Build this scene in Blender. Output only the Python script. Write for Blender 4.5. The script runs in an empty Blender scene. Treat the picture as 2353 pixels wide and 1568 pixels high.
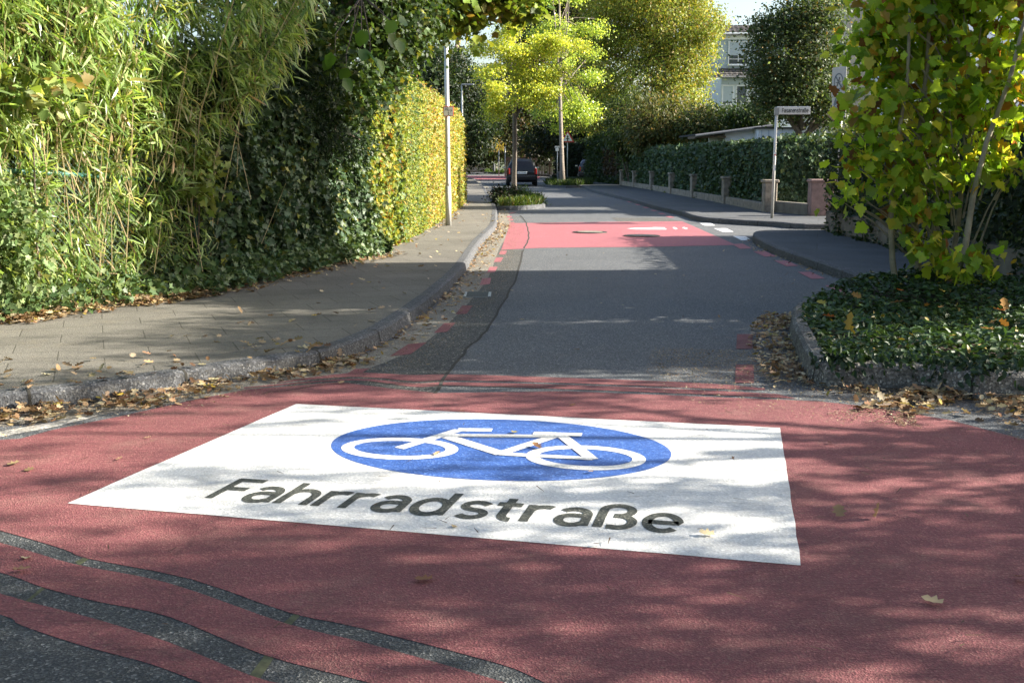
import bpy, math, random
import numpy as np
from mathutils import Vector
rng = np.random.default_rng(7); random.seed(7)
R = math.radians
sc = bpy.context.scene
# ------------------------------------------------------------ camera, sky, sun, exposure
PITCH = 9.09; F = 2613.0; CH = 1.5
cam_d = bpy.data.cameras.new("camera"); cam = bpy.data.objects.new("camera", cam_d)
sc.collection.objects.link(cam); sc.camera = cam
cam.location = (0, 0, CH); cam.rotation_euler = (R(90 - PITCH), 0, 0)
cam_d.sensor_width = 36; cam_d.lens = F / 2352 * 36; cam_d.clip_end = 3000; cam_d.clip_start = 0.05
SUN_EL = 27.0; SUN_AZ = 4.0        # azimuth measured from +X towards +Y
w = bpy.data.worlds.new("World"); sc.world = w; w.use_nodes = True
nt = w.node_tree
sky = nt.nodes.new("ShaderNodeTexSky"); sky.sky_type = 'NISHITA'; sky.sun_disc = False
sky.sun_elevation = R(SUN_EL); sky.sun_rotation = R(90 - SUN_AZ); sky.air_density = 1.0; sky.dust_density = 2.5; sky.ozone_density = 1.0
bg = nt.nodes["Background"]; bg.inputs[1].default_value = 0.09
nt.links.new(sky.outputs[0], bg.inputs[0])
sd = bpy.data.lights.new("sun", 'SUN'); sd.energy = 5.0; sd.angle = R(0.53); sd.color = (1.0, 0.93, 0.82)
sun = bpy.data.objects.new("sun", sd); sc.collection.objects.link(sun)
sdir = Vector((math.cos(R(SUN_EL)) * math.cos(R(SUN_AZ)), math.cos(R(SUN_EL)) * math.sin(R(SUN_AZ)), math.sin(R(SUN_EL))))
sun.rotation_euler = sdir.to_track_quat('Z', 'Y').to_euler(); sun.location = (20, 0, 20)
sc.view_settings.view_transform = 'Standard'; sc.view_settings.look = 'None'
sc.view_settings.exposure = 1.8; sc.view_settings.gamma = 1
sc.cycles.max_bounces = 6; sc.cycles.diffuse_bounces = 3; sc.cycles.glossy_bounces = 2; sc.cycles.transmission_bounces = 4
sc.cycles.transparent_max_bounces = 4; sc.cycles.caustics_reflective = False; sc.cycles.caustics_refractive = False

# ------------------------------------------------------------ measuring helpers (survey of the street from the photo)
cp, sp = math.cos(R(PITCH)), math.sin(R(PITCH))
def ray(px, py):
    a = px - 1176.0; b = 784.0 - py
    return a, F * cp + b * sp, -F * sp + b * cp
def G(px, py, z=0.0):
    x, y, zz = ray(px, py); t = (z - CH) / zz
    return (x * t, y * t, z)
def P(px, py, Y):
    x, y, zz = ray(px, py); t = Y / y
    return (x * t, Y, CH + zz * t)
def lerp(a, b, t): return a + (b - a) * t

# ------------------------------------------------------------ object helpers
def link(o): sc.collection.objects.link(o); return o
def tag(o, label=None, cat=None, group=None, kind=None):
    if label: o['label'] = label
    if cat: o['category'] = cat
    if group: o['group'] = group
    if kind: o['kind'] = kind
    return o
def thing(name, label, cat, loc=(0, 0, 0), group=None):
    o = link(bpy.data.objects.new(name, None)); o.location = loc; o.empty_display_size = 0.2
    o['_l'] = 1; del o['_l']
    return tag(o, label, cat, group)
def root_loc(o):
    while o.parent: o = o.parent
    return Vector(o.location)
def put(name, me, mat, parent=None, loc=None, smooth=False):
    """links a mesh whose vertices are in world coordinates"""
    me.name = name
    if mat:
        for m in (mat if isinstance(mat, (list, tuple)) else [mat]): me.materials.append(m)
    o = link(bpy.data.objects.new(name, me))
    if parent is not None:
        l = root_loc(parent); o.parent = parent
        if l.length > 0: shift(me, -l)
    elif loc is not None:
        shift(me, -Vector(loc)); o.location = loc
    if smooth: me.polygons.foreach_set("use_smooth", np.ones(len(me.polygons), dtype=bool))
    return o
def shift(me, d):
    n = len(me.vertices); co = np.empty(n * 3, dtype=np.float32); me.vertices.foreach_get("co", co)
    co = co.reshape(-1, 3) + np.array(d, dtype=np.float32); me.vertices.foreach_set("co", co.ravel()); me.update()
class MB:
    def __init__(s): s.v = []; s.f = []
    def add(s, vs, fs):
        k = len(s.v); s.v += [tuple(v) for v in vs]; s.f += [tuple(i + k for i in f) for f in fs]; return s
    def box(s, c, d, rz=0.0, taper=1.0):
        x, y, z = c; a, b, h = d[0] / 2, d[1] / 2, d[2] / 2; cr, sr = math.cos(rz), math.sin(rz); vs = []
        for zz, t in ((-h, 1.0), (h, taper)):
            for sx, sy in ((-1, -1), (1, -1), (1, 1), (-1, 1)):
                px, py = sx * a * t, sy * b * t
                vs.append((x + px * cr - py * sr, y + px * sr + py * cr, z + zz))
        return s.add(vs, [(3, 2, 1, 0), (4, 5, 6, 7), (0, 1, 5, 4), (1, 2, 6, 5), (2, 3, 7, 6), (3, 0, 4, 7)])
    def bevbox(s, c, d, b=0.01, rz=0.0):
        x, y, z = c; hx, hy, hz = [q / 2 for q in d]; cr, sr = math.cos(rz), math.sin(rz); rings = []
        for zz, ins in ((-hz, b), (-hz + b, 0), (hz - b, 0), (hz, b)):
            ring = []
            for sx, sy, o in ((-1, -1, 0), (-1, -1, 1), (1, -1, 0), (1, -1, 1), (1, 1, 0), (1, 1, 1), (-1, 1, 0), (-1, 1, 1)):
                k = (sx * sy > 0)
                ex = hx - ins; ey = hy - ins
                if (o == 0) == k: px, py = sx * ex, sy * (ey - b)
                else: px, py = sx * (ex - b), sy * ey
                ring.append((x + px * cr - py * sr, y + px * sr + py * cr, z + zz))
            rings.append(ring)
        return s.loft(rings, True, True)
    def loft(s, rings, closed=True, caps=True):
        n = len(rings[0]); vs = [p for r in rings for p in r]; fs = []
        for i in range(len(rings) - 1):
            for j in range(n if closed else n - 1):
                a = i * n + j; b = i * n + (j + 1) % n
                fs.append((a, b, b + n, a + n))
        if caps and closed:
            fs.append(tuple(range(n - 1, -1, -1))); fs.append(tuple((len(rings) - 1) * n + k for k in range(n)))
        return s.add(vs, fs)
    def tube(s, pts, rad, n=8, caps=True):
        pts = [Vector(p) for p in pts]; rings = []
        if not hasattr(rad, '__len__'): rad = [rad] * len(pts)
        u = None
        for i, p in enumerate(pts):
            t = (pts[min(i + 1, len(pts) - 1)] - pts[max(i - 1, 0)]).normalized()
            if u is None:
                u = t.orthogonal().normalized()
            u = (u - t * u.dot(t)).normalized(); v = t.cross(u)
            rings.append([tuple(p + (u * math.cos(2 * math.pi * k / n) + v * math.sin(2 * math.pi * k / n)) * rad[i]) for k in range(n)])
        return s.loft(rings, True, caps)
    def poly(s, pts, z=None):
        return s.add([(p[0], p[1], p[2] if z is None else z) for p in pts], [tuple(range(len(pts)))])
    def prism(s, pts, z0, z1):
        n = len(pts); vs = [(p[0], p[1], z0) for p in pts] + [(p[0], p[1], z1) for p in pts]
        return s.add(vs, [tuple(range(n - 1, -1, -1)), tuple(range(n, 2 * n))] + [(i, (i + 1) % n, n + (i + 1) % n, n + i) for i in range(n)])
    def mesh(s, name="m"):
        me = bpy.data.meshes.new(name); me.from_pydata(s.v, [], s.f); me.update(); return me
    def build(s, name, mat, parent=None, smooth=False, loc=None):
        return put(name, s.mesh(name), mat, parent, loc, smooth)
def struct(o): return tag(o, kind='structure')

# ------------------------------------------------------------ materials
def newmat(name):
    m = bpy.data.materials.new(name); m.use_nodes = True; n = m.node_tree
    return m, n, n.nodes["Principled BSDF"]
def N(n, t, **k):
    o = n.nodes.new(t)
    for a, b in k.items():
        if a.startswith('i_'): o.inputs[a[2:].replace('_', ' ')].default_value = b
        else: setattr(o, a, b)
    return o
def ramp(n, stops, src=None):
    r = n.nodes.new("ShaderNodeValToRGB"); e = r.color_ramp.elements
    while len(e) < len(stops): e.new(0.5)
    for q, (p, c) in zip(e, stops):
        q.position = p; q.color = (c, c, c, 1) if not hasattr(c, '__len__') else (*c, 1)
    if src is not None: n.links.new(src, r.inputs[0])
    return r
def mix(n, a, b, fac, mode='MIX'):
    m = n.nodes.new("ShaderNodeMix"); m.data_type = 'RGBA'; m.blend_type = mode
    for k, v in ((6, a), (7, b), (0, fac)):
        if hasattr(v, 'is_linked') or hasattr(v, 'links'): n.links.new(v, m.inputs[k])
        else: m.inputs[k].default_value = v if k == 0 else (*v, 1)
    return m.outputs[2]
def pos(n):
    return N(n, "ShaderNodeNewGeometry").outputs['Position']
def noise(n, src, scale, detail=4, rough=0.55, dist=0.0):
    t = N(n, "ShaderNodeTexNoise"); t.inputs['Scale'].default_value = scale; t.inputs['Detail'].default_value = detail
    t.inputs['Roughness'].default_value = rough; t.inputs['Distortion'].default_value = dist
    n.links.new(src, t.inputs['Vector']); return t.outputs[0]
def bump(n, bsdf, h, strength, dist):
    b = N(n, "ShaderNodeBump"); b.inputs['Strength'].default_value = strength; b.inputs['Distance'].default_value = dist
    n.links.new(h, b.inputs['Height']); n.links.new(b.outputs[0], bsdf.inputs['Normal']); return b
def plain(name, col, rough=0.6, metal=0.0, var=0.15, scale=6, bmp=0.0, spec=0.5, coat=0.0):
    m, n, b = newmat(name); p = pos(n)
    f = noise(n, p, scale, 5, 0.6)
    c0 = tuple(max(0, c * (1 - var)) for c in col); c1 = tuple(c * (1 + var) for c in col)
    r = ramp(n, [(0.3, c0), (0.7, c1)], f); n.links.new(r.outputs[0], b.inputs['Base Color'])
    b.inputs['Roughness'].default_value = rough; b.inputs['Metallic'].default_value = metal
    b.inputs['Specular IOR Level'].default_value = spec; b.inputs['Coat Weight'].default_value = coat
    if bmp: bump(n, b, noise(n, p, scale * 8, 6, 0.7), bmp, 0.01)
    return m
def surf(name, base, speck, speck_scale, contrast, blotch, rough=0.85, bstr=0.5, bdist=0.004, dirt=None, dirt_amt=0.0, scratch=None, cracks=0.0):
    """asphalt / paint on asphalt: stone grains, blotches, dirt"""
    m, n, b = newmat(name); p = pos(n)
    v = N(n, "ShaderNodeTexVoronoi"); v.inputs['Scale'].default_value = speck_scale; n.links.new(p, v.inputs['Vector'])
    sepc = N(n, "ShaderNodeSeparateColor"); n.links.new(v.outputs['Color'], sepc.inputs[0])
    g = ramp(n, [(0.0, 1 - contrast), (0.72, 1.0), (1.0, 1 + contrast * 2.2)], sepc.outputs[0])
    big = noise(n, p, 0.7, 6, 0.62); bl = ramp(n, [(0.3, 1 - blotch), (0.72, 1 + blotch)], big)
    col = mix(n, base, speck, ramp(n, [(0.80, 0.0), (0.95, 1.0)], sepc.outputs[1]).outputs[0])
    col = mix(n, col, g.outputs[0], 1.0, 'MULTIPLY'); col = mix(n, col, bl.outputs[0], 1.0, 'MULTIPLY')
    h = N(n, "ShaderNodeMath", operation='ADD'); n.links.new(v.outputs['Distance'], h.inputs[0]); n.links.new(noise(n, p, speck_scale * 2.2, 3), h.inputs[1])
    hh = h.outputs[0]
    if scratch:
        mp = N(n, "ShaderNodeMapping"); mp.inputs['Rotation'].default_value = (0, 0, R(scratch)); mp.inputs['Scale'].default_value = (5, 60, 1)
        n.links.new(p, mp.inputs[0]); wv = noise(n, mp.outputs[0], 1.4, 2, 0.5, 1.2)
        pt = ramp(n, [(0.42, 0.0), (0.60, 1.0)], noise(n, p, 1.1, 3))
        s = ramp(n, [(0.56, 0.0), (0.66, 1.0)], wv)
        f = N(n, "ShaderNodeMath", operation='MULTIPLY'); n.links.new(pt.outputs[0], f.inputs[0]); n.links.new(s.outputs[0], f.inputs[1])
        f2 = N(n, "ShaderNodeMath", operation='MULTIPLY'); n.links.new(f.outputs[0], f2.inputs[0]); f2.inputs[1].default_value = 0.42
        col = mix(n, col, tuple(c * 0.45 for c in base), f2.outputs[0])
        h2 = N(n, "ShaderNodeMath", operation='SUBTRACT'); n.links.new(hh, h2.inputs[0]); n.links.new(f.outputs[0], h2.inputs[1]); hh = h2.outputs[0]
    if dirt:
        d = ramp(n, [(0.52, 0.0), (0.75, dirt_amt)], noise(n, p, 2.6, 9, 0.72))
        col = mix(n, col, dirt, d.outputs[0])
        d2 = ramp(n, [(0.60, 0.0), (0.66, dirt_amt)], noise(n, p, 55, 3, 0.7))
        col = mix(n, col, dirt, d2.outputs[0])
    if cracks:
        vc = N(n, "ShaderNodeTexVoronoi"); vc.feature = 'DISTANCE_TO_EDGE'; vc.inputs['Scale'].default_value = 0.3
        wp = N(n, "ShaderNodeVectorMath", operation='ADD'); n.links.new(p, wp.inputs[0])
        nn = N(n, "ShaderNodeTexNoise"); nn.inputs['Scale'].default_value = 2.2; nn.inputs['Detail'].default_value = 5; n.links.new(p, nn.inputs['Vector'])
        n.links.new(nn.outputs['Color'], wp.inputs[1]); n.links.new(wp.outputs[0], vc.inputs['Vector'])
        cr = ramp(n, [(0.0, cracks), (0.006, 0.0)], vc.outputs['Distance'])
        col = mix(n, col, (0.02, 0.018, 0.017), cr.outputs[0])
    n.links.new(col, b.inputs['Base Color']); b.inputs['Roughness'].default_value = rough; b.inputs['Specular IOR Level'].default_value = 0.35
    bump(n, b, hh, bstr, bdist); return m
M = {}
M['asphalt'] = surf("asphalt_smooth", (0.098, 0.104, 0.110), (0.21, 0.21, 0.2), 130, 0.45, 0.10, 0.8, 0.6, 0.006, (0.2, 0.18, 0.14), 0.10, cracks=0.0)
M['asphalt_rough'] = surf("asphalt_rough", (0.09, 0.09, 0.085), (0.25, 0.235, 0.20), 100, 0.45, 0.14, 0.85, 0.9, 0.012, (0.2, 0.17, 0.12), 0.28)
M['asphalt_fore'] = surf("asphalt_foreground", (0.068, 0.073, 0.075), (0.19, 0.19, 0.18), 130, 0.34, 0.12, 0.8, 0.8, 0.01, (0.2, 0.17, 0.12), 0.10)
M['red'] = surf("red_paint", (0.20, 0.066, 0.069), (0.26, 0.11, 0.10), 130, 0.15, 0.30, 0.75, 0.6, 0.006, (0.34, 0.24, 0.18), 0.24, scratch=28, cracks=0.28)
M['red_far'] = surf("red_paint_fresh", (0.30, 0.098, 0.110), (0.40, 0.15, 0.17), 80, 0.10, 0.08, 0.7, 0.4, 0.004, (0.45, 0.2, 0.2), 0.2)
M['white'] = surf("white_paint", (0.72, 0.715, 0.68), (0.62, 0.62, 0.60), 95, 0.09, 0.07, 0.6, 0.4, 0.005, (0.42, 0.38, 0.32), 0.42, scratch=28)
M['white_plain'] = surf("white_road_paint", (0.75, 0.75, 0.74), (0.6, 0.6, 0.58), 95, 0.1, 0.06, 0.6, 0.4, 0.004, (0.45, 0.4, 0.34), 0.35)
M['white_worn'] = surf("worn_white_line", (0.42, 0.40, 0.36), (0.25, 0.24, 0.21), 70, 0.3, 0.2, 0.8, 0.5, 0.005, (0.2, 0.17, 0.12), 0.8)
M['blue'] = surf("blue_paint", (0.038, 0.098, 0.32), (0.10, 0.2, 0.5), 95, 0.10, 0.07, 0.5, 0.4, 0.004, (0.35, 0.38, 0.45), 0.12, scratch=28)
M['letter'] = surf("dark_lettering", (0.06, 0.065, 0.055), (0.12, 0.12, 0.1), 95, 0.25, 0.12, 0.8, 0.6, 0.005)
M['gutter'] = surf("gutter_concrete", (0.21, 0.195, 0.165), (0.3, 0.28, 0.22), 110, 0.3, 0.18, 0.9, 0.6, 0.006, (0.28, 0.22, 0.13), 0.5)
M['kerb'] = surf("kerb_stone", (0.080, 0.083, 0.088), (0.15, 0.15, 0.147), 85, 0.4, 0.16, 0.85, 0.6, 0.006, (0.16, 0.14, 0.1), 0.3)
M['kerb_old'] = surf("old_kerb_concrete", (0.17, 0.16, 0.145), (0.34, 0.32, 0.28), 70, 0.45, 0.22, 0.9, 0.9, 0.01, (0.09, 0.085, 0.06), 0.5)
M['seam'] = plain("crack_dirt", (0.03, 0.028, 0.022), 0.95, var=0.5, scale=20)
M['seal'] = plain("joint_seal", (0.07, 0.075, 0.035), 0.8, var=0.4, scale=30)
def slabs(name, base, w_, h_, rot, joint):
    m, n, b = newmat(name); p = pos(n)
    mp = N(n, "ShaderNodeMapping"); mp.inputs['Rotation'].default_value = (0, 0, R(rot)); n.links.new(p, mp.inputs[0])
    br = N(n, "ShaderNodeTexBrick"); br.inputs['Scale'].default_value = 1; br.inputs['Brick Width'].default_value = w_; br.inputs['Row Height'].default_value = h_
    br.inputs['Mortar Size'].default_value = 0.006; br.inputs['Mortar Smooth'].default_value = 0.3; br.inputs['Bias'].default_value = 0
    br.inputs['Color1'].default_value = (*[c * 0.93 for c in base], 1); br.inputs['Color2'].default_value = (*[c * 1.07 for c in base], 1); br.inputs['Mortar'].default_value = (*joint, 1)
    n.links.new(mp.outputs[0], br.inputs['Vector'])
    v = N(n, "ShaderNodeTexVoronoi"); v.inputs['Scale'].default_value = 140; n.links.new(p, v.inputs['Vector'])
    se = N(n, "ShaderNodeSeparateColor"); n.links.new(v.outputs['Color'], se.inputs[0])
    c = mix(n, br.outputs[0], ramp(n, [(0, 0.7), (1, 1.3)], se.outputs[0]).outputs[0], 1.0, 'MULTIPLY')
    c = mix(n, c, ramp(n, [(0.3, 0.8), (0.7, 1.2)], noise(n, p, 0.9, 8, 0.65)).outputs[0], 1.0, 'MULTIPLY')
    d = ramp(n, [(0.55, 0.0), (0.8, 0.5)], noise(n, p, 3.0, 9, 0.75)); c = mix(n, c, (0.2, 0.16, 0.1), d.outputs[0])
    n.links.new(c, b.inputs['Base Color']); b.inputs['Roughness'].default_value = 0.88; b.inputs['Specular IOR Level'].default_value = 0.3
    h = N(n, "ShaderNodeMath", operation='SUBTRACT'); n.links.new(v.outputs['Distance'], h.inputs[0]); n.links.new(br.outputs['Fac'], h.inputs[1])
    bump(n, b, h.outputs[0], 0.5, 0.006); return m
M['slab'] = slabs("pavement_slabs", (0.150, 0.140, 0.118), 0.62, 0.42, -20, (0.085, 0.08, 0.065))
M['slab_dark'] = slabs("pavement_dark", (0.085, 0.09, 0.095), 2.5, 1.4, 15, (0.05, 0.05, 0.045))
M['soil'] = plain("soil", (0.075, 0.055, 0.035), 0.95, var=0.5, scale=9, bmp=0.8)
M['grass_ground'] = plain("lawn_ground", (0.05, 0.065, 0.022), 0.95, var=0.4, scale=3, bmp=0.5)
M['stone'] = plain("sandstone", (0.25, 0.215, 0.17), 0.9, var=0.45, scale=7, bmp=0.5)
M['stone_pink'] = plain("red_sandstone", (0.24, 0.16, 0.145), 0.9, var=0.25, scale=7, bmp=0.5)
M['concrete'] = plain("concrete_wall", (0.17, 0.15, 0.12), 0.9, var=0.35, scale=4, bmp=0.5)
M['galv'] = plain("galvanised_steel", (0.50, 0.50, 0.47), 0.45, 0.35, var=0.10, scale=10)
M['grey_metal'] = plain("grey_metal", (0.30, 0.31, 0.32), 0.4, 0.6, var=0.08)
M['green_metal'] = plain("green_coated_steel", (0.03, 0.13, 0.10), 0.35, var=0.2, scale=20)
M['wire'] = plain("fence_wire", (0.10, 0.16, 0.14), 0.4, 0.4)
M['bark'] = plain("bark", (0.13, 0.10, 0.075), 0.9, var=0.45, scale=14, bmp=1.0)
M['bark_grey'] = plain("grey_bark", (0.21, 0.175, 0.14), 0.9, var=0.4, scale=12, bmp=1.0)
M['bark_pale'] = plain("pale_smooth_bark", (0.27, 0.235, 0.165), 0.75, var=0.35, scale=9, bmp=0.5)
M['core'] = plain("inner_shade_fill", (0.030, 0.048, 0.020), 1.0, var=0.5, scale=25, bmp=1.0)  # dark fill colour, paints the shade inside hedges and bamboo
M['cane'] = plain("bamboo_cane", (0.42, 0.33, 0.17), 0.5, var=0.35, scale=7)
M['sign_white'] = plain("sign_white", (0.78, 0.78, 0.75), 0.35, var=0.04)
M['sign_grey'] = plain("sign_faded_white", (0.60, 0.60, 0.57), 0.4, var=0.06)
M['sign_dull'] = plain("sign_dull_white", (0.36, 0.36, 0.35), 0.5, var=0.08)
M['sign_back'] = plain("sign_aluminium", (0.42, 0.43, 0.44), 0.4, 0.5, var=0.05)
M['sign_red'] = plain("sign_red", (0.50, 0.05, 0.035), 0.35, var=0.1)
M['black'] = plain("black_paint", (0.012, 0.012, 0.013), 0.4, var=0.2)
M['rubber'] = plain("rubber", (0.014, 0.014, 0.014), 0.85, var=0.2)
M['cast'] = plain("cast_iron", (0.09, 0.08, 0.07), 0.5, 0.7, var=0.3, scale=40, bmp=0.4)
M['carpaint'] = plain("dark_car_paint", (0.004, 0.0045, 0.007), 0.3, var=0.05, coat=0.25, spec=0.3)
M['carpaint2'] = plain("blue_car_paint", (0.015, 0.02, 0.04), 0.2, var=0.05, coat=0.9)
M['glass_dark'] = plain("tinted_glass", (0.012, 0.016, 0.018), 0.06, var=0.02, spec=0.9)
M['pane'] = plain("window_glass", (0.03, 0.05, 0.06), 0.05, var=0.1, spec=1.0)
M['taillight'] = plain("tail_light", (0.22, 0.012, 0.010), 0.2, var=0.1, coat=0.8)
M['chrome'] = plain("silver_trim", (0.6, 0.6, 0.6), 0.25, 0.9, var=0.03)
M['render_white'] = plain("white_render", (0.80, 0.83, 0.86), 0.85, var=0.06, scale=2)
M['render_cream'] = plain("cream_render", (0.66, 0.54, 0.40), 0.85, var=0.06, scale=2)
M['frame_white'] = plain("white_window_frame", (0.86, 0.87, 0.88), 0.4, var=0.03)
M['blind'] = plain("roller_blind", (0.45, 0.52, 0.58), 0.6, var=0.05)
M['slate'] = plain("grey_cladding", (0.10, 0.12, 0.14), 0.6, var=0.15)
M['tile'] = plain("roof_tiles", (0.085, 0.078, 0.075), 0.75, var=0.35, scale=9)
M['wood'] = plain("weathered_wood", (0.13, 0.095, 0.065), 0.85, var=0.35, scale=15, bmp=0.4)
M['felt'] = plain("roofing_felt", (0.03, 0.03, 0.032), 0.9, var=0.3, scale=10)
M['zinc'] = plain("zinc_gutter", (0.30, 0.29, 0.28), 0.5, 0.4, var=0.15)

def leafmat(name, rough=0.42, trans=0.35, tint=(1.35, 1.25, 0.55), spec=0.45):
    m, n, b = newmat(name)
    a = N(n, "ShaderNodeAttribute"); a.attribute_name = "Col"
    n.links.new(a.outputs[0], b.inputs['Base Color']); b.inputs['Roughness'].default_value = rough; b.inputs['Specular IOR Level'].default_value = spec
    t = N(n, "ShaderNodeBsdfTranslucent"); tc = mix(n, a.outputs[0], tint, 1.0, 'MULTIPLY'); n.links.new(tc, t.inputs[0])
    ms = N(n, "ShaderNodeMixShader"); ms.inputs[0].default_value = trans
    n.links.new(b.outputs[0], ms.inputs[1]); n.links.new(t.outputs[0], ms.inputs[2])
    n.links.new(ms.outputs[0], n.nodes["Material Output"].inputs[0]); return m
M['leaf'] = leafmat("leaf_broad", 0.52, 0.38, spec=0.3); M['leaf_sap'] = leafmat("leaf_translucent", 0.4, 0.62, (1.5, 1.35, 0.5)); M['leaf_gloss'] = leafmat("leaf_glossy", 0.5, 0.22, spec=0.4)
M['leaf_thin'] = leafmat("leaf_thin", 0.36, 0.5, spec=0.6); M['litter'] = leafmat("dry_leaf", 0.7, 0.12, (1.2, 1.0, 0.7), 0.25)

# ------------------------------------------------------------ leaves
T = {}
def tpl(name, pts, faces): T[name] = (np.array(pts, dtype=np.float32), faces)
tpl('quad', [(0, 0, 0), (.45, .5, .05), (1, 0, 0), (.45, -.5, .05)], [(0, 1, 2, 3)])
tpl('ovate', [(0, 0, 0), (.3, .46, .08), (.7, .34, .06), (1, 0, -.06), (.7, -.34, .06), (.3, -.46, .08)], [(0, 3, 2, 1), (0, 5, 4, 3)])
tpl('bamboo', [(0, .12, 0), (0, -.12, 0), (.3, .5, .02), (.3, -.5, .02), (.68, .38, -.05), (.68, -.38, -.05), (1, 0, -.16)], [(0, 1, 3, 2), (2, 3, 5, 4), (4, 5, 6)])
tpl('ivy', [(0, 0, 0), (-.08, .38, .05), (.3, .3, .02), (.42, .55, .08), (.6, .22, .02), (1, 0, -.05), (.6, -.22, .02), (.42, -.55, .08), (.3, -.3, .02), (-.08, -.38, .05)],
    [(0, 5, 4, 3, 2, 1), (0, 9, 8, 7, 6, 5)])
_mp = [(0, 0), (-.06, .22), (-.02, .42), (.18, .38), (.22, .58), (.42, .62), (.5, .42), (.62, .44), (.68, .26), (.84, .22), (1, 0)]
_mpl = [(x, y, .12 * abs(y) + (-.10 * x * x)) for x, y in _mp]
_mpr = [(x, -y, z) for x, y, z in _mpl[1:-1]]
tpl('maple', _mpl + _mpr, [tuple([0] + list(range(10, 0, -1))), tuple([0] + list(range(11, 20)) + [10])])
_lt = [(0, 0, 0), (.0, .30, .10), (.25, .2, .03), (.35, .5, .13), (.55, .25, .05), (.75, .38, .10), (1, 0, .10)]
tpl('litter', _lt + [(x, -y * .9, z * 1.2) for x, y, z in _lt[1:-1]], [(0, 6, 5, 4, 3, 2, 1), (0, 7, 8, 9, 10, 11, 6)])
tpl('needle', [(0, .5, 0), (0, -.5, 0), (1, -.2, -.1), (1, .2, -.1)], [(0, 1, 2, 3)])

def unit(a): return a / np.maximum(np.linalg.norm(a, axis=1, keepdims=True), 1e-6)
class Leaves:
    def __init__(s): s.V = []; s.sz = []; s.lp = []; s.C = []; s.n = 0
    def add(s, t, p, d, nrm, L, W, col):
        """p positions, d leaf direction, nrm approximate normal, col (n,3)"""
        tv, faces = T[t]; n = len(p)
        if n == 0: return s
        L = np.broadcast_to(L, (n,)).astype(np.float32); W = np.broadcast_to(W, (n,)).astype(np.float32)
        d = unit(d); side = unit(np.cross(nrm, d)); nn = np.cross(d, side)
        V = p[:, None, :] + tv[None, :, 0, None] * (d * L[:, None])[:, None, :] + tv[None, :, 1, None] * (side * W[:, None])[:, None, :] + tv[None, :, 2, None] * (nn * L[:, None])[:, None, :]
        k = len(tv); base = s.n + np.arange(n) * k
        for f in faces:
            fi = base[:, None] + np.array(f)[None, :]
            s.lp.append(fi.ravel()); s.sz.append(np.full(n, len(f))); s.C.append(col)
        s.V.append(V.reshape(-1, 3)); s.n += n * k
        return s
    def mesh(s):
        V = np.concatenate(s.V).astype(np.float32); lp = np.concatenate(s.lp).astype(np.int32); sz = np.concatenate(s.sz).astype(np.int32); C = np.concatenate(s.C)
        me = bpy.data.meshes.new("leaves"); me.vertices.add(len(V)); me.vertices.foreach_set("co", V.ravel())
        me.loops.add(len(lp)); me.loops.foreach_set("vertex_index", lp)
        me.polygons.add(len(sz)); me.polygons.foreach_set("loop_start", np.concatenate([[0], np.cumsum(sz)[:-1]]).astype(np.int32))
        me.update(calc_edges=True)
        a = me.attributes.new("Col", 'FLOAT_COLOR', 'FACE'); c4 = np.ones((len(sz), 4), dtype=np.float32); c4[:, :3] = np.clip(C, 0.001, 1); a.data.foreach_set("color", c4.ravel())
        return me
    def build(s, name, mat, parent=None, loc=None): return put(name, s.mesh(), mat, parent, loc)
def pick(n, pal, jit=0.18):
    """pal: list of (weight, colour)"""
    wt = np.array([p[0] for p in pal], float); wt /= wt.sum(); cs = np.array([p[1] for p in pal])
    c = cs[rng.choice(len(pal), n, p=wt)]
    c = c * 0.72
    return c * rng.uniform(1 - jit * 1.6, 1 + jit * 1.6, (n, 1)) * rng.uniform(1 - jit * .4, 1 + jit * .4, (n, 3))
def rnd(n, s=1.0): return rng.normal(0, s, (n, 3))
def blob_points(blobs, n, clump, per, shell=0.55):
    """clumps of leaves in the volume of ellipsoids, denser towards the outside"""
    vol = np.array([b[3] * b[4] * b[5] for b in blobs]) ** (2 / 3); vol /= vol.sum()
    k = max(1, n // per); which = rng.choice(len(blobs), k, p=vol)
    B = np.array(blobs)[which]; u = unit(rng.normal(0, 1, (k, 3))); r = rng.uniform(shell ** 2, 1, k) ** 0.5
    cc = B[:, :3] + u * r[:, None] * B[:, 3:6]
    rep = rng.poisson(per, k); idx = np.repeat(np.arange(k), rep)
    csz = rng.uniform(0.5, 1.5, k)
    off = rng.normal(0, 1, (len(idx), 3)) * (clump * csz[idx])[:, None] * np.array([1, 1, 0.62])
    out = u[idx] + off / clump * 0.35
    return cc[idx] + off, out, idx, k
def crown(blobs, n, leaf, L, W, pal, clump=0.3, per=30, shell=0.55, droop=0.2, up=0.5, jit=0.2, clumpvar=0.25, carve=None):
    p, out, idx, k = blob_points(blobs, n, clump, per, shell)
    if carve is not None:
        keep = carve(p); p, out, idx = p[keep], out[keep], idx[keep]
    m = len(p); c = pick(m, pal, jit) * (1 + rng.uniform(-clumpvar, clumpvar, k))[idx][:, None]
    nrm = unit(out) * 0.7 + rnd(m, 0.55); nrm[:, 2] += up
    d = rnd(m, 0.8) + unit(out) * 0.6; d[:, 2] -= droop
    sz = rng.uniform(0.65, 1.25, m)
    return Leaves().add(leaf, p, d, nrm, L * sz, W * sz, c)
def layered(blobs, k, flat=.35, size=.55, spread=.75):
    out = []
    for b in blobs:
        for _ in range(k):
            u = np.array([random.uniform(-1, 1) for _ in range(3)]) * spread
            q = random.uniform(.7, 1.25) * size; out.append((b[0] + u[0] * b[3], b[1] + u[1] * b[4], b[2] + u[2] * b[5], b[3] * q, b[4] * q, b[5] * q * flat * 1.6))
    return out
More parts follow.
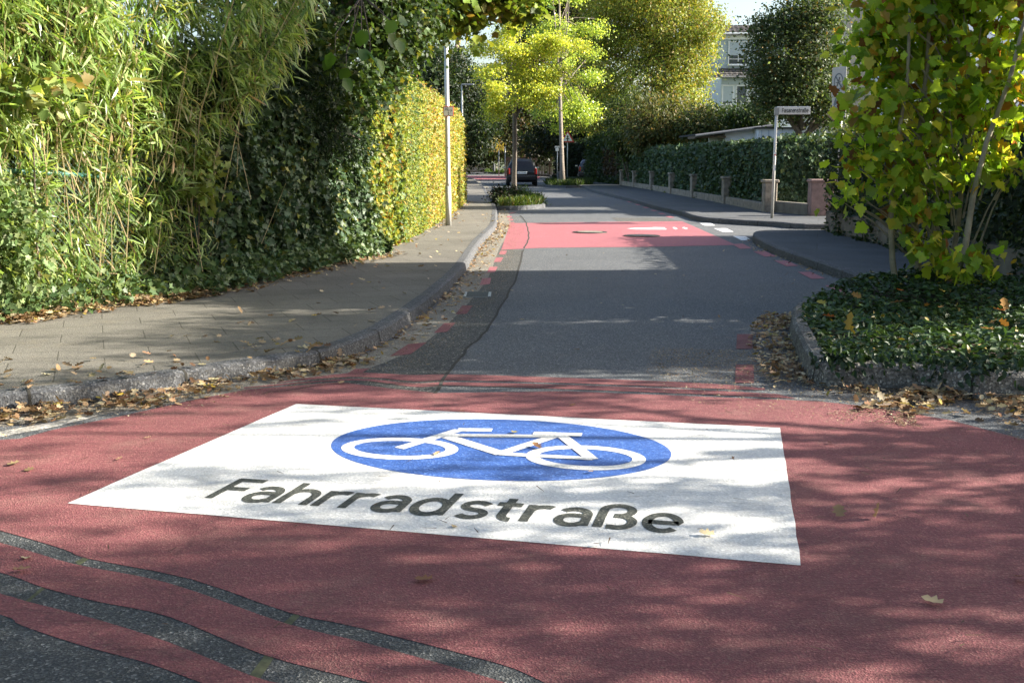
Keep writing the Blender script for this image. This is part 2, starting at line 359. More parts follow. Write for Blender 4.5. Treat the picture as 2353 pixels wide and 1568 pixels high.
def limb_tree(mb, base, top, r0, targets, r1=0.02, bend=0.15):
    """trunk from base to top (bent), limbs from along it to targets"""
    b, t = Vector(base), Vector(top); pts = []; rs = []
    for i in range(9):
        q = i / 8; p = b.lerp(t, q) + Vector((math.sin(q * 5 + b.x), math.cos(q * 4 + b.y), 0)) * bend * q * (1 - q)
        pts.append(p); rs.append(lerp(r0, r0 * 0.45, q) * (1.25 if i == 0 else 1))
    mb.tube(pts, rs, 10)
    for tg in targets:
        tg = Vector(tg); q = random.uniform(0.55, 0.97); a = b.lerp(t, q); k = int(q * 8); a = pts[k].copy()
        mid = a.lerp(tg, 0.5) + Vector((random.uniform(-.1, .1), random.uniform(-.1, .1), 0.12)) * (tg - a).length * 0.6
        rr = rs[k] * 0.55
        cu = [a, a.lerp(mid, .55), mid, mid.lerp(tg, .6) , tg]
        mb.tube(cu, [rr, rr * .8, rr * .6, rr * .4, r1], 6)
    return pts

# ------------------------------------------------------------ STREET SURFACES
g = MB(); g.add([(-900, -60, -0.03), (900, -60, -0.03), (900, 1400, -0.03), (-900, 1400, -0.03)], [(0, 1, 2, 3)])
struct(g.build("ground", M['grass_ground']))
LK = [(-14, 4.4), (-9, 4.95), (-6, 5.55), (-4.6, 5.98), (-3.8, 6.27), (-3.35, 6.46)] + [G(*q)[:2] for q in [(0, 952), (188, 931), (396, 899), (565, 871), (739, 843), (858, 800), (932, 754), (1006, 694), (1066, 632), (1104.7, 568), (1139, 529), (1142, 506), (1140, 480), (1122, 449.5), (1110, 431.5), (1094, 420), (1077, 411.8)]] + [(-9, 135), (-22, 220)]
HL = [(-16, 9.0), (-7, 8.4), (-4.62, 9.75), (-3.35, 11.9), (-2.08, 16.9), (-1.80, 21), (-1.66, 26), (-1.60, 30), (-1.6, 38), (-2.6, 60), (-4.6, 85), (-11.5, 135), (-26, 220)]   # foot of the hedges
RA = [(30, 22.6), (14, 22.6)] + [G(*q)[:2] for q in [(1925, 541.5), (1800, 542), (1742, 543.5), (1727, 549), (1737, 563), (1793, 591), (1901, 630), (1953, 650), (2016, 679)]] + [(5.3, 11.0), (8.5, 8.9), (16, 7.2), (40, 6.6)]
RB = [(1.2, 120), (4.5, 85)] + [G(*q)[:2] for q in [(1310, 424), (1340, 432), (1359, 441), (1445, 463), (1503, 481), (1563, 495.5), (1597, 507), (1650, 513.5), (1774, 521), (1925, 527)]] + [(14, 26.3), (30, 26.3)]
road = MB(); road.poly([(x, y, 0) for x, y in [(-25, -8), (45, -8), (45, 6.6), (45, 28), (20, 40), (8.5, 60), (8, 120), (-10, 230), (-26, 230), (-14, 135), (-7, 85), (-5, 60), (-4, 38), (-4, 16), (-7, 8.6), (-25, 9)]], 0.0)
struct(road.build("road", M['asphalt']))
def strip(pa, pb, z): # ribbon between two polylines of equal length
    m = MB(); n = len(pa); m.add([(x, y, z) for x, y in pa] + [(x, y, z) for x, y in pb], [(i, i + 1, n + i + 1, n + i) for i in range(n - 1)]); return m
def offs(path, d):
    out = []
    for i, p in enumerate(path):
        a = Vector(path[max(i - 1, 0)][:2]); b = Vector(path[min(i + 1, len(path) - 1)][:2]); t = (b - a).normalized()
        out.append((p[0] - t.y * d, p[1] + t.x * d))
    return out
def smooth_path(path, k=4):
    pts = [Vector(p[:2]) for p in path]; out = []
    for i in range(len(pts) - 1):
        p0 = pts[max(i - 1, 0)]; p1 = pts[i]; p2 = pts[i + 1]; p3 = pts[min(i + 2, len(pts) - 1)]
        for j in range(k):
            t = j / k
            q = 0.5 * ((2 * p1) + (p2 - p0) * t + (2 * p0 - 5 * p1 + 4 * p2 - p3) * t * t + (3 * p1 - p0 - 3 * p2 + p3) * t ** 3); out.append((q.x, q.y))
    out.append((pts[-1].x, pts[-1].y)); return out
# rough older asphalt along the left, between gutter and crack
SE = [G(*q)[:2] for q in [(985, 925), (1000, 903), (1040, 845), (1072, 802.6), (1117, 760), (1157.5, 691), (1183, 643), (1203, 574)]]
pr = MB()
pr.poly([(x, y, 0.001) for x, y in [G(600, 905)[:2], G(985, 925)[:2]] + SE[1:] + [G(1160, 572)[:2]] + [G(*q)[:2] for q in [(1128, 568), (1085, 640), (1030, 694), (955, 754), (880, 800), (760, 850)]]], None)
struct(pr.build("road_patch", M['asphalt_rough']))
fa = MB(); fa.poly([(x, y, 0.001) for x, y in [(-9, -6), (9, -6), G(1400, 1600)[:2], G(1250, 1556)[:2], G(825, 1425)[:2], G(400, 1310)[:2], G(0, 1205)[:2], (-9, 3.9)]]); struct(fa.build("road_foreground", M['asphalt_fore']))
# gutter
LKs = smooth_path(LK, 5)
gi = offs(LKs, -0.03); go = offs(LKs, -0.33); struct(strip(gi, go, 0.002).build("gutter", M['gutter']))
def kerb(name, path, side, h=0.12, wd=0.14, mat=None, seglen=1.0):
    """path is the foot on the road side; side=+1: pavement on the left of the path"""
    m = MB(); prof = [(0, -0.02), (0.012, h * 0.45), (0.022, h * 0.86), (0.05, h), (wd, h + 0.005), (wd, -0.02)]
    cols = [offs(path, side * d) for d, _ in prof]; n = len(path)
    rings = [[(cols[k][i][0], cols[k][i][1], prof[k][1]) for k in range(len(prof))] for i in range(n)]
    m.loft(rings, False, False)
    # joints between stones
    o = m.build(name, mat or M['kerb'], smooth=False); struct(o)
    j = MB(); acc = 0; last = Vector(path[0])
    for i in range(1, n):
        p = Vector(path[i]); acc += (p - last).length; last = p
        if acc > seglen:
            acc = 0; a = Vector(path[i - 1]); t = (p - a).normalized(); nrm = Vector((-t.y, t.x)) * side
            pts = []
            for d, z in [(-0.0025, 0.0), (0.0095, h * .45), (0.0195, h * .86), (0.049, h + .003), (wd, h + .005)]:
                q = p + nrm * d; pts.append((q.x - t.x * .009, q.y - t.y * .009, z)); pts.append((q.x + t.x * .009, q.y + t.y * .009, z))
            j.add(pts, [(2 * k, 2 * k + 1, 2 * k + 3, 2 * k + 2) for k in range(4)])
    if j.v: put("joints", j.mesh(), M['seam'], o)
    return o
kerb("kerb", LKs, 1)
def path_len(path):
    L_ = [0]
    for i in range(1, len(path)): L_.append(L_[-1] + (Vector(path[i][:2]) - Vector(path[i - 1][:2])).length)
    return L_
def pave(pathA, pathB, z, mat, name):
    def rs(path, n=320):
        Ls = np.array(path_len(path)); q = np.linspace(0, Ls[-1], n); return list(zip(np.interp(q, Ls, [p[0] for p in path]), np.interp(q, Ls, [p[1] for p in path])))
    return struct(strip(rs(pathA), rs(pathB), z).build(name, mat))
kb = offs(LKs, 0.09); HLs = smooth_path(HL, 3)
pave(kb, offs(HLs, 0.9), 0.12, M['slab'], "pavement")
RAs = smooth_path(RA, 4); kerb("kerb", RAs, 1)
RWALL = [(40, 20.2), (7.0, 22.3), (6.42, 22.2), (6.15, 19), (5.75, 15), (5.45, 12.2), (5.3, 10.8), (8.5, 10.6), (40, 10.2)]
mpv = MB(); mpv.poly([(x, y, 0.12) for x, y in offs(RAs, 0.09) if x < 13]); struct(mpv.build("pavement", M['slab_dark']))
RBs = smooth_path(RB, 4); kerb("kerb", RBs, 1)
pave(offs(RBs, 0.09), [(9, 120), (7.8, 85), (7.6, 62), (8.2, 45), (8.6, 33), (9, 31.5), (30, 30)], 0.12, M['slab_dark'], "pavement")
# crack along the patch, other cracks
def crack(pts, w_, name="road_crack", mat='seam', z=0.0045):
    pts = smooth_path([G(*q)[:2] for q in pts], 6); pts = [(x + random.uniform(-.012, .012), y + random.uniform(-.02, .02)) for x, y in pts]
    a = offs(pts, w_); b = offs(pts, -w_); return struct(strip(a, b, z).build(name, M[mat]))
crack([(1000, 903), (1040, 845), (1072, 802.6), (1117, 760), (1157.5, 691), (1183, 643), (1203, 574)], 0.012)
crack([(1203, 571), (1212, 557), (1214, 535), (1208, 512), (1195, 495)], 0.014)
crack([(1183, 643), (1230, 640), (1290, 638)], 0.004)
crack([(600, 905), (800, 880), (1000, 886), (1300, 889)], 0.006)

# ---- red paint areas
def poly_px(name, pts, z, mat, sm=0, kind='structure'):
    w_ = [G(*q)[:2] for q in pts]
    m = MB(); m.poly([(x, y, z) for x, y in w_]); return tag(m.build(name, M[mat]), kind=kind)
def band(name, top, bot, z, mat):
    a = smooth_path([q for q in top], 4); b = smooth_path([q for q in bot], 4)
    return poly_px(name, a + b[::-1], z, mat)
E1 = [(-500, 1110), (-200, 1170), (0, 1219), (146, 1262), (204, 1284), (437, 1330), (665, 1408), (825, 1442), (1142, 1524), (1250, 1568), (1500, 1680), (1900, 1900)]
m = MB(); pts = [G(*q)[:2] for q in smooth_path(E1, 3)] + [(5, 1.2), (9, 1.5)] + [G(*q)[:2] for q in [(2900, 1100), (2352, 1010), (2180, 965), (2000, 935), (1880, 922), (1829, 920), (1608, 911), (1300, 899), (1000, 903), (900, 893), (780, 878), (565, 895), (440, 920), (283, 955), (120, 988), (47, 1008), (-150, 1020), (-600, 1040)]]
m.poly([(x, y, 0.003) for x, y in pts]); struct(m.build("red_surface", M['red']))
band("red_stripe", [(0 - 300, 1178), (0, 1247), (170, 1296), (388, 1340), (655, 1432), (850, 1480), (1142, 1563), (1300, 1620)], [(-300, 1235), (0, 1315), (97, 1349), (218, 1381), (388, 1417), (607, 1505), (845, 1568), (1000, 1620)], 0.003, 'red')
band("red_stripe", [(-300, 1290), (0, 1364), (58, 1381), (218, 1422), (388, 1476), (573, 1551), (650, 1572)], [(-300, 1340), (0, 1412), (49, 1437), (194, 1485), (340, 1524), (461, 1568), (560, 1600)], 0.003, 'red')
band("red_stripe", [(640, 878), (806, 857), (950, 862), (1040, 860), (1300, 868), (1608, 880), (1757, 892)], [(600, 884), (806, 866), (950, 876), (1040, 874), (1300, 880), (1608, 892), (1757, 896)], 0.003, 'red')
band("red_stripe", [(560, 890), (806, 870), (950, 881), (1040, 878), (1300, 884), (1608, 896), (1790, 906)], [(560, 893), (806, 874), (950, 889), (1040, 886), (1300, 894), (1608, 906), (1829, 916)], 0.003, 'red')
for q in [[(172, 1290), (196, 1279), (204, 1284), (182, 1299)], [(58, 1381), (96, 1349), (103, 1352), (66, 1383)], [(650, 1431), (676, 1409), (690, 1413), (668, 1436)], [(573, 1551), (608, 1505), (630, 1510), (598, 1558)]]:
    poly_px("joint_seal", q, 0.002, 'seal')
poly_px("white_edge_line", [(-200, 1026), (0, 991), (150, 965), (245, 950), (130, 980), (0, 1004), (-200, 1040)], 0.0028, 'white_worn')
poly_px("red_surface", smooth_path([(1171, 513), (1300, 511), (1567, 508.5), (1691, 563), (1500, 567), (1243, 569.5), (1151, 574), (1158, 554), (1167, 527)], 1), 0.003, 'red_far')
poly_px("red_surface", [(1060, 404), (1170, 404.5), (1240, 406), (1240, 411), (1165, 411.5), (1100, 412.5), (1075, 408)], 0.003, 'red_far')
def zq(ox, oy, s, pts): return [((ox + x * s) * .672, (oy + y * s) * .672) for x, y in pts]
DL = [zq(1450, 600, .25510, q) for q in [[(1025, 1010), (1110, 1012), (1085, 1060), (998, 1058)], [(965, 1100), (1060, 1100), (1025, 1160), (930, 1162)], [(880, 1225), (985, 1225), (945, 1300), (835, 1308)], [(780, 1380), (897, 1373), (880, 1455), (745, 1470)], [(1110, 545), (1170, 545), (1175, 565), (1112, 565)], [(1130, 583), (1190, 583), (1195, 605), (1130, 605)], [(1140, 626), (1205, 626), (1210, 638), (1138, 638)], [(1115, 520), (1170, 496), (1240, 492), (1180, 508)]]]
DL += [zq(1000, 850, .425, q) for q in [[(1365, 458), (1450, 458), (1400, 525), (1310, 530)], [(1220, 600), (1310, 598), (1245, 670), (1135, 680)], [(930, 770), (1080, 755), (950, 850), (780, 868)], [(500, 970), (620, 965), (560, 1000), (440, 1005)]]]
DL += [[(1681, 561), (1706, 560), (1727, 571), (1700, 572)], [(1730, 578), (1756, 577), (1784, 589), (1757, 590)], [(1778, 599), (1806, 599), (1834, 611), (1806, 612)], [(1832, 625), (1862, 625), (1895, 640), (1864, 641)], [(1895, 656), (1926, 656), (1964, 675), (1932, 677)], [(1693, 768), (1729, 768), (1728, 802), (1691, 802)], [(1690, 838), (1731, 838), (1732, 880), (1688, 880)], [(1762, 746), (1790, 738), (1825, 736), (1825, 746)]]
for i in range(9):
    t = i / 9; x = lerp(1385, 1545, t); y = 446 + 58 * t ** 1.15; wd = 7 + 7 * t
    DL.append([(x, y), (x + wd, y), (x + wd * 1.7, y + 2.5 + 1.2 * t), (x + wd * .7, y + 2.5 + 1.2 * t)])
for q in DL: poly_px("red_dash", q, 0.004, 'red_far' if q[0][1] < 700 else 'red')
for q in [[(1590, 185), (1705, 185), (1750, 210), (1640, 210)], [(1735, 238), (1860, 238), (1935, 273), (1820, 273)], [(1925, 315), (2050, 318), (2110, 358), (2010, 358)]]:
    poly_px("white_dash", zq(1850, 700, .34, q), 0.004, 'white_plain')
poly_px("road_patch", zq(1850, 700, .34, [(700, 130), (1250, 132), (1430, 172), (790, 180)]), 0.0015, 'asphalt_rough')

# ---- the big bicycle-street panel: a painted rectangle given by its four corners on the ground
def homog(src, dst):
    A = []
    for (x, y), (u, v) in zip(src, dst):
        A.append([x, y, 1, 0, 0, 0, -u * x, -u * y, -u]); A.append([0, 0, 0, x, y, 1, -v * x, -v * y, -v])
    H = np.linalg.svd(np.array(A, float))[2][-1].reshape(3, 3); return H / H[2, 2]
def hmap(H, x, y):
    q = H @ np.array([x, y, 1.0]); return q[0] / q[2], q[1] / q[2]
COR = [(155, 1157), (1840, 1300), (1792, 984), (680, 929)]
HW = homog([(0, 0), (3, 0), (3, 2), (0, 2)], [G(*c)[:2] for c in COR])       # panel (3 x 2 units) -> ground metres
HI = homog(COR, [(0, 0), (3, 0), (3, 2), (0, 2)])                              # survey of the photo -> panel units
def L2(px, py): return hmap(HI, px, py)
bike_street = thing("road_marking", "large white painted panel with blue bicycle disc and the word Fahrradstraße on red road", "road marking", (0.2, 4.5, 0))
def panel(name, polys, z, mat, parent):
    m = MB()
    for pl in polys: m.poly([(*hmap(HW, *q), z) for q in pl])
    return m.build(name, M[mat], parent)
edge = []
for a, b in (((0, 0), (3, 0)), ((3, 0), (3, 2)), ((3, 2), (0, 2)), ((0, 2), (0, 0))):
    for i in range(14):
        t = i / 14; edge.append((lerp(a[0], b[0], t) + random.uniform(-.0025, .0025), lerp(a[1], b[1], t) + random.uniform(-.0025, .0025)))
wp = panel("white_panel", [edge], 0.005, 'white', bike_street)
# disc (measured through its four extreme points)
cl, cr_, ct, cb = L2(747, 1022), L2(1541, 1052), L2(1120, 962.5), L2(1180, 1110)
cx = (cl[0] + cr_[0]) / 2; cy = (ct[1] + cb[1]) / 2; rx = (cr_[0] - cl[0]) / 2; ry = (ct[1] - cb[1]) / 2
disc = panel("blue_disc", [[(cx + rx * math.cos(a), cy + ry * math.sin(a)) for a in [2 * math.pi * i / 96 for i in range(96)]]], 0.0062, 'blue', bike_street)
def zb(x, y): return L2((1000 + x * .59500) * .672, (1350 + y * .59500) * .672)
sym = []
def line2(a, b, wpx):
    a = Vector(zb(*a)); b = Vector(zb(*b)); t = (b - a).normalized(); n_ = Vector((-t.y, t.x)) * wpx / 2
    return [tuple(a + n_), tuple(b + n_), tuple(b - n_), tuple(a - n_)]
SW = 0.066
zz = 0
def ring2(l, r, t, b, wd):
    l, r, t, b = zb(*l), zb(*r), zb(*t), zb(*b); ccx = (l[0] + r[0]) / 2; ccy = (t[1] + b[1]) / 2; ax = (r[0] - l[0]) / 2; ay = (t[1] - b[1]) / 2
    out = []
    K = 64
    for i in range(K):
        a0, a1 = 2 * math.pi * i / K, 2 * math.pi * (i + 1) / K
        out.append([(ccx + ax * math.cos(a0), ccy + ay * math.sin(a0)), (ccx + ax * math.cos(a1), ccy + ay * math.sin(a1)),
                    (ccx + (ax - wd) * math.cos(a1), ccy + (ay - wd) * math.sin(a1)), (ccx + (ax - wd) * math.cos(a0), ccy + (ay - wd) * math.sin(a0))])
    return out
def sympart(polys):
    global zz
    panel("bicycle_symbol", polys, 0.021 + zz, 'white', disc); zz += 0.0006
allp = []
for pl in [ring2((281, 300), (952, 325), (560, 246), (660, 382), SW), ring2((1342, 345), (2027, 390), (1620, 293), (1760, 443), SW),
           [line2((612, 312), (955, 207), SW)], [line2((948, 205), (1146, 208), SW)], [line2((880, 238), (1520, 244), SW * .9)],
           [line2((890, 246), (1200, 345), SW * 1.1)], [line2((1190, 345), (1515, 240), SW)], [line2((1190, 345), (1725, 374), SW * .8)],
           [line2((1545, 240), (1722, 378), SW * .95)], [line2((1383, 228), (1662, 237), SW)]]:
    allp.append(pl)
mm = MB()
for k, pls in enumerate(allp):
    for pl in pls: mm.poly([(*hmap(HW, *q), 0.0075 + 0.0003 * k) for q in pl])
mm.build("bicycle_symbol", M['white'], bike_street)
def text_mesh(txt, size=1.0, bold=0.0, extrude=0.0):
    cu = bpy.data.curves.new("t", 'FONT'); cu.body = txt; cu.size = size; cu.offset = bold; cu.resolution_u = 5; cu.extrude = extrude
    o = bpy.data.objects.new("t", cu); link(o); bpy.context.view_layer.update()
    me = bpy.data.meshes.new_from_object(o.evaluated_get(bpy.context.evaluated_depsgraph_get())); bpy.data.objects.remove(o); return me
def mesh_np(me):
    co = np.empty(len(me.vertices) * 3, dtype=np.float32); me.vertices.foreach_get("co", co); return co.reshape(-1, 3)
def arc(cx, cy, rx, ry, a0, a1, n=14): return [(cx + rx * math.cos(R(a0 + (a1 - a0) * i / n)), cy + ry * math.sin(R(a0 + (a1 - a0) * i / n))) for i in range(n + 1)]
def glyph(ch):
    """even-stroke letters: (advance, strokes); x-height .72, cap height 1"""
    return {'F': (.62, [[(0, 0), (0, 1)], [(-.06, .94), (.52, .94)], [(0, .50), (.44, .50)]]),
            'a': (.73, [arc(.27, .43, .23, .23, 150, 0) + [(.5, -.0)], [(.5, .40), (.27, .40)] + arc(.25, .205, .20, .195, 90, 270, 12) + [(.36, .03), (.5, .14)]]),
            'h': (.73, [[(0, 0), (0, 1)], arc(.25, .41, .25, .25, 180, 0) + [(.5, 0)]]),
            'n': (.73, [[(0, 0), (0, .72)], arc(.25, .41, .25, .25, 180, 0) + [(.5, 0)]]),
            'r': (.51, [[(0, 0), (0, .72)], arc(.25, .41, .25, .25, 180, 62)]),
            'd': (.79, [[(.54, 0), (.54, 1)], arc(.27, .33, .27, .33, 0, 360, 26)]),
            's': (.66, [[(.46, .57)] + arc(.26, .50, .20, .165, 50, 270, 12) + arc(.26, .17, .22, .165, 90, -150, 12)]),
            't': (.56, [[(.14, .93), (.14, .2)] + arc(.30, .20, .16, .17, 180, 280, 8), [(-.06, .66), (.38, .66)]]),
            '\u00df': (.76, [[(0, 0), (0, .70)] + arc(.24, .72, .24, .22, 180, -90, 16) + [(.20, .50)], [(.24, .50), (.30, .50)] + arc(.30, .265, .24, .235, 90, -110, 14) + [(.14, .04)]]),
            'e': (.66, [[(.03, .36), (.53, .36)] + arc(.27, .36, .26, .33, 8, 318, 24)])}[ch]
def stroke_text(txt, wd, f, name, mat, parent, dz=0.0):
    """f maps (x, y, k) in letter units to a point of the place; k staggers overlapping strokes"""
    mb = MB(); x = 0; k = 0
    for ch in txt:
        adv, st_ = glyph(ch)
        for path in st_:
            path = [(x + p[0], p[1]) for p in path]; a = offs(path, wd / 2); b = offs(path, -wd / 2); n_ = len(path)
            mb.add([f(*p, k % 3) for p in a] + [f(*p, k % 3) for p in b], [(i, i + 1, n_ + i + 1, n_ + i) for i in range(n_ - 1)]); k += 1
        x += adv
    return mb.build(name, mat, parent)
def text_width(txt): return sum(glyph(c)[0] for c in txt) - .14
tA = L2(478, 1146); tB = L2(1553, 1226); tC = L2(543, 1101); hgt = tC[1] - tA[1]; TW = text_width("Fahrradstra\u00dfe")
def fmap(x, y, k):
    u = x / TW; q = hmap(HW, tA[0] + u * (tB[0] - tA[0]), tA[1] + u * (tB[1] - tA[1]) + y * hgt); return (q[0], q[1], 0.0065 + .0003 * k)
stroke_text("Fahrradstra\u00dfe", .165, fmap, "lettering", M['letter'], bike_street)

# small white bicycle and number on the far red field (seen upside down)
fm = MB(); zf = 0.005
def fpx(pts): return [G(*q)[:2] + (zf,) for q in zq(1850, 700, .34, pts)]
for pl in [[(860, 240), (960, 234), (1260, 243), (1255, 250), (950, 249)], [(950, 236), (1100, 231), (1190, 236), (1130, 243), (960, 243)], [(1120, 228), (1245, 230), (1245, 235), (1120, 234)]]:
    fm.poly(fpx(pl)); zf += 0.0006
struct(fm.build("bicycle_pictogram", M['white_plain']))
fm = MB(); zf = 0.005
for pl in [[(1318, 229), (1345, 227), (1368, 243), (1335, 244)], [(1335, 244), (1368, 238), (1370, 243), (1350, 250)], [(1418, 230), (1440, 227), (1472, 246), (1448, 248)], [(1418, 236), (1470, 234), (1472, 238), (1420, 240)]]:
    fm.poly(fpx(pl)); zf += 0.0006
struct(fm.build("number_pictogram", M['white_plain']))

# ---- manholes, drain
def manhole(px, py, r, label, inner):
    c = G(px, py); t = thing("manhole_cover", label, "manhole cover", c, "round covers in the far red field")
    a = MB(); K = 36
    a.loft([[(c[0] + r * math.cos(2 * math.pi * i / K), c[1] + r * math.sin(2 * math.pi * i / K), z) for i in range(K)] for z in (0.0, 0.016)])
    a.build("frame", M['cast'], t)
    b = MB(); b.loft([[(c[0] + r * .72 * math.cos(2 * math.pi * i / K), c[1] + r * .72 * math.sin(2 * math.pi * i / K), z) for i in range(K)] for z in (0.0, 0.022)]); b.build("lid", M[inner], t)
    s = MB(); s.loft([[(c[0] + r * q * math.cos(2 * math.pi * i / K), c[1] + r * q * math.sin(2 * math.pi * i / K), z) for i in range(K)] for q, z in ((.92, .0165), (.92, .019), (.80, .019), (.80, .0165))], True, False); s.build("slot_ring", M['black'], t)
manhole(1355, 534.2, 0.36, "round manhole cover with pale concrete centre, left one on the far red field", 'gutter')
manhole(1474, 542.4, 0.36, "round dark manhole cover, right one on the far red field", 'cast')
manhole(1905, 521, 0.30, "round patterned cover at the side street edge beside the right hedge", 'gutter')
c = Vector(G(1097, 678)); dr = thing("drain_grate", "slotted iron drain grate in the left gutter", "drain", c)
a = MB(); a.box((c.x, c.y, .008), (.30, .42, .012)); a.build("frame", M['grey_metal'], dr)
for i in range(9): a = MB(); a.box((c.x, c.y - .18 + i * .045, .016), (.24, .02, .006)); a.build("slot", M['black'], dr)

# ------------------------------------------------------------ RIGHT PLANTER
PK = [G(*q)[:2] for q in [(1850, 722), (1817, 740.5), (1813, 780), (1828.5, 823), (1846, 860.5), (1874, 883), (1923, 893), (2008, 895), (2117, 900), (2214, 915), (2352, 921)]]
PKs = smooth_path(PK + [(5.5, 7.0), (9, 6.7)], 4)
kerb("planter_kerb", PKs, 1, 0.17, 0.13, M['kerb_old'], 1.1)
inner = offs(PKs, 0.11)
bed_out = inner + [(9, 9.0), (6.2, 10.1), (5.2, 11.2), (4.5, 12.0), (3.9, 12.3)]
m = MB(); m.poly([(x, y, 0.13) for x, y in bed_out]); struct(m.build("planting_bed", M['soil']))
def in_poly(pts, poly):
    x, y = pts[:, 0], pts[:, 1]; ins = np.zeros(len(pts), bool); n = len(poly); j = n - 1
    for i in range(n):
        xi, yi = poly[i]; xj, yj = poly[j]
        c = ((yi > y) != (yj > y)) & (x < (xj - xi) * (y - yi) / (yj - yi + 1e-12) + xi); ins ^= c; j = i
    return ins
def hash_noise(x, y, s, seed=0):
    a = np.sin(x * s * 1.7 + seed) * np.cos(y * s * 1.3 + seed * 2.1) + 0.6 * np.sin(x * s * 3.9 + y * s * 3.1 + seed * 3.3) + 0.35 * np.cos(x * s * 8.3 - y * s * 7.1)
    return a / 1.95
n = 60000; q = np.stack([rng.uniform(1.8, 7.5, n), rng.uniform(6.6, 12.6, n)], 1); q = q[in_poly(q, bed_out)][:26000]
z = 0.13 + 0.10 * (0.5 + 0.5 * hash_noise(q[:, 0], q[:, 1], 1.8, 1)) + 0.10 * np.exp(-((q[:, 0] - 4.3) ** 2 + (q[:, 1] - 11.3) ** 2) / 0.8) * 2.2
zz_ = z + rng.uniform(-0.06, 0.03, len(q)); p = np.column_stack([q, zz_]); mN = len(p)
nrm = rnd(mN, .45) + [0, 0, 1.0]; d = rnd(mN, 1) * [1, 1, .35]
cc = pick(mN, [(5, (.045, .095, .032)), (3, (.065, .13, .04)), (1.6, (.11, .18, .06)), (.15, (.4, .3, .05))])
s_ = rng.uniform(.7, 1.25, mN)
L = Leaves().add('ovate', p, d, nrm, .062 * s_, .036 * s_, cc)
# spill over the kerb
k = 900; ii = rng.integers(20, len(inner) - 6, k); pp = np.array(inner)[ii] + rng.normal(0, .06, (k, 2)); p = np.column_stack([pp, rng.uniform(.09, .24, k)])
L.add('ovate', p, rnd(k, .6) + [0, -.6, -.5], rnd(k, .5) + [-.3, -.8, .5], .06, .034, pick(k, [(5, (.028, .06, .02)), (3, (.04, .08, .022))]))
tag(L.build("ground_cover", M['leaf_gloss']), "low glossy evergreen periwinkle filling the kerbed bed", "ground cover", kind='stuff')

# sapling: several stems, big lobed leaves
sb = thing("lobed_leaf_tree", "young multi-stemmed tree with large yellowing lobed leaves in the planted bed", "tree", (4.45, 11.4, 0.13))
def PP(pts, Y): return [P(x, y, Y) for x, y in pts]
stems = [([(2062, 672), (2050, 600), (2046, 520), (2048, 450), (2060, 330), (2085, 180), (2090, 20)], 11.3, .034), ([(2110, 690), (2108, 600), (2100, 500), (2110, 330), (2130, 150), (2140, -80)], 11.5, .042),
         ([(2130, 690), (2140, 600), (2152, 450), (2170, 300), (2180, 100), (2190, -80)], 11.6, .036), ([(2160, 690), (2185, 600), (2200, 520), (2212, 400), (2240, 250), (2262, 60), (2275, -100)], 11.7, .034),
         ([(2172, 715), (2215, 580), (2235, 450), (2265, 330), (2320, 180), (2360, 20)], 11.0, .038)]
for pts, Y, r in stems:
    w3 = PP(pts, Y); w3[0] = (w3[0][0], w3[0][1], 0.15); m = MB(); m.tube(w3, [r * (1 - .55 * i / (len(w3) - 1)) for i in range(len(w3))], 8); m.build("stem", M['bark_pale'], sb, True)
bl = []
def B(px, py, Y, rxp, ryp, rd): # crown lump: centre on the photo survey at distance Y, radii in photo px and metres
    x, y, z_ = P(px, py, Y); s = Y / F; return (x, y, z_, rxp * s, rd, ryp * s)
SB = [B(2010, 100, 11.6, 70, 100, .3), B(2110, 60, 11.7, 120, 110, .5), B(2270, 60, 11.5, 130, 130, .5), B(2020, 250, 11.4, 80, 70, .3), B(2160, 230, 11.5, 130, 110, .5),
      B(2310, 240, 11.3, 100, 95, .4), B(1985, 360, 11.3, 80, 32, .25), B(2100, 380, 11.4, 120, 70, .4), B(2255, 385, 11.3, 105, 42, .35), B(1960, 450, 11.2, 62, 22, .2), B(2120, 470, 11.3, 95, 36, .3),
      B(2110, 545, 11.2, 50, 22, .2), B(2185, 590, 10.9, 55, 32, .2), B(2250, 620, 10.8, 42, 34, .2), B(2200, -60, 11.6, 240, 110, .6)]
br = MB()
for b_ in SB:
    for k in range(5):
        u_ = Vector((random.gauss(0, .5), random.gauss(0, .5), random.gauss(0, .5))); tip = Vector(b_[:3]) + Vector((u_.x * b_[3], u_.y * b_[4], u_.z * b_[5]))
        src = Vector((lerp(4.5, tip.x, .35), 11.4, max(.5, tip.z - random.uniform(.4, .9)))); br.tube([src, src.lerp(tip, .5) + Vector((0, 0, .06)), tip], [.012, .008, .004], 5)
br.build("branches", M['bark_pale'], sb)
p, out, idx, k = blob_points(SB, 5000, .12, 8, .3); mN = len(p)
cc = pick(mN, [(5, (.40, .62, .07)), (3.5, (.60, .76, .09)), (2.0, (.72, .68, .12)), (.6, (.48, .30, .05)), (.4, (.32, .14, .06)), (2.4, (.20, .34, .05))], .2)
nrm = unit(out) * .2 + rnd(mN, .6) + [.5, -.3, .4]; d = rnd(mN, .7) + unit(out) * .2 + [0, 0, -.45]; s_ = rng.uniform(.45, 1.25, mN)
L = Leaves().add('maple', p, d, nrm, .118 * s_, .102 * s_, cc); L.build("foliage", M['leaf_sap'], sb)

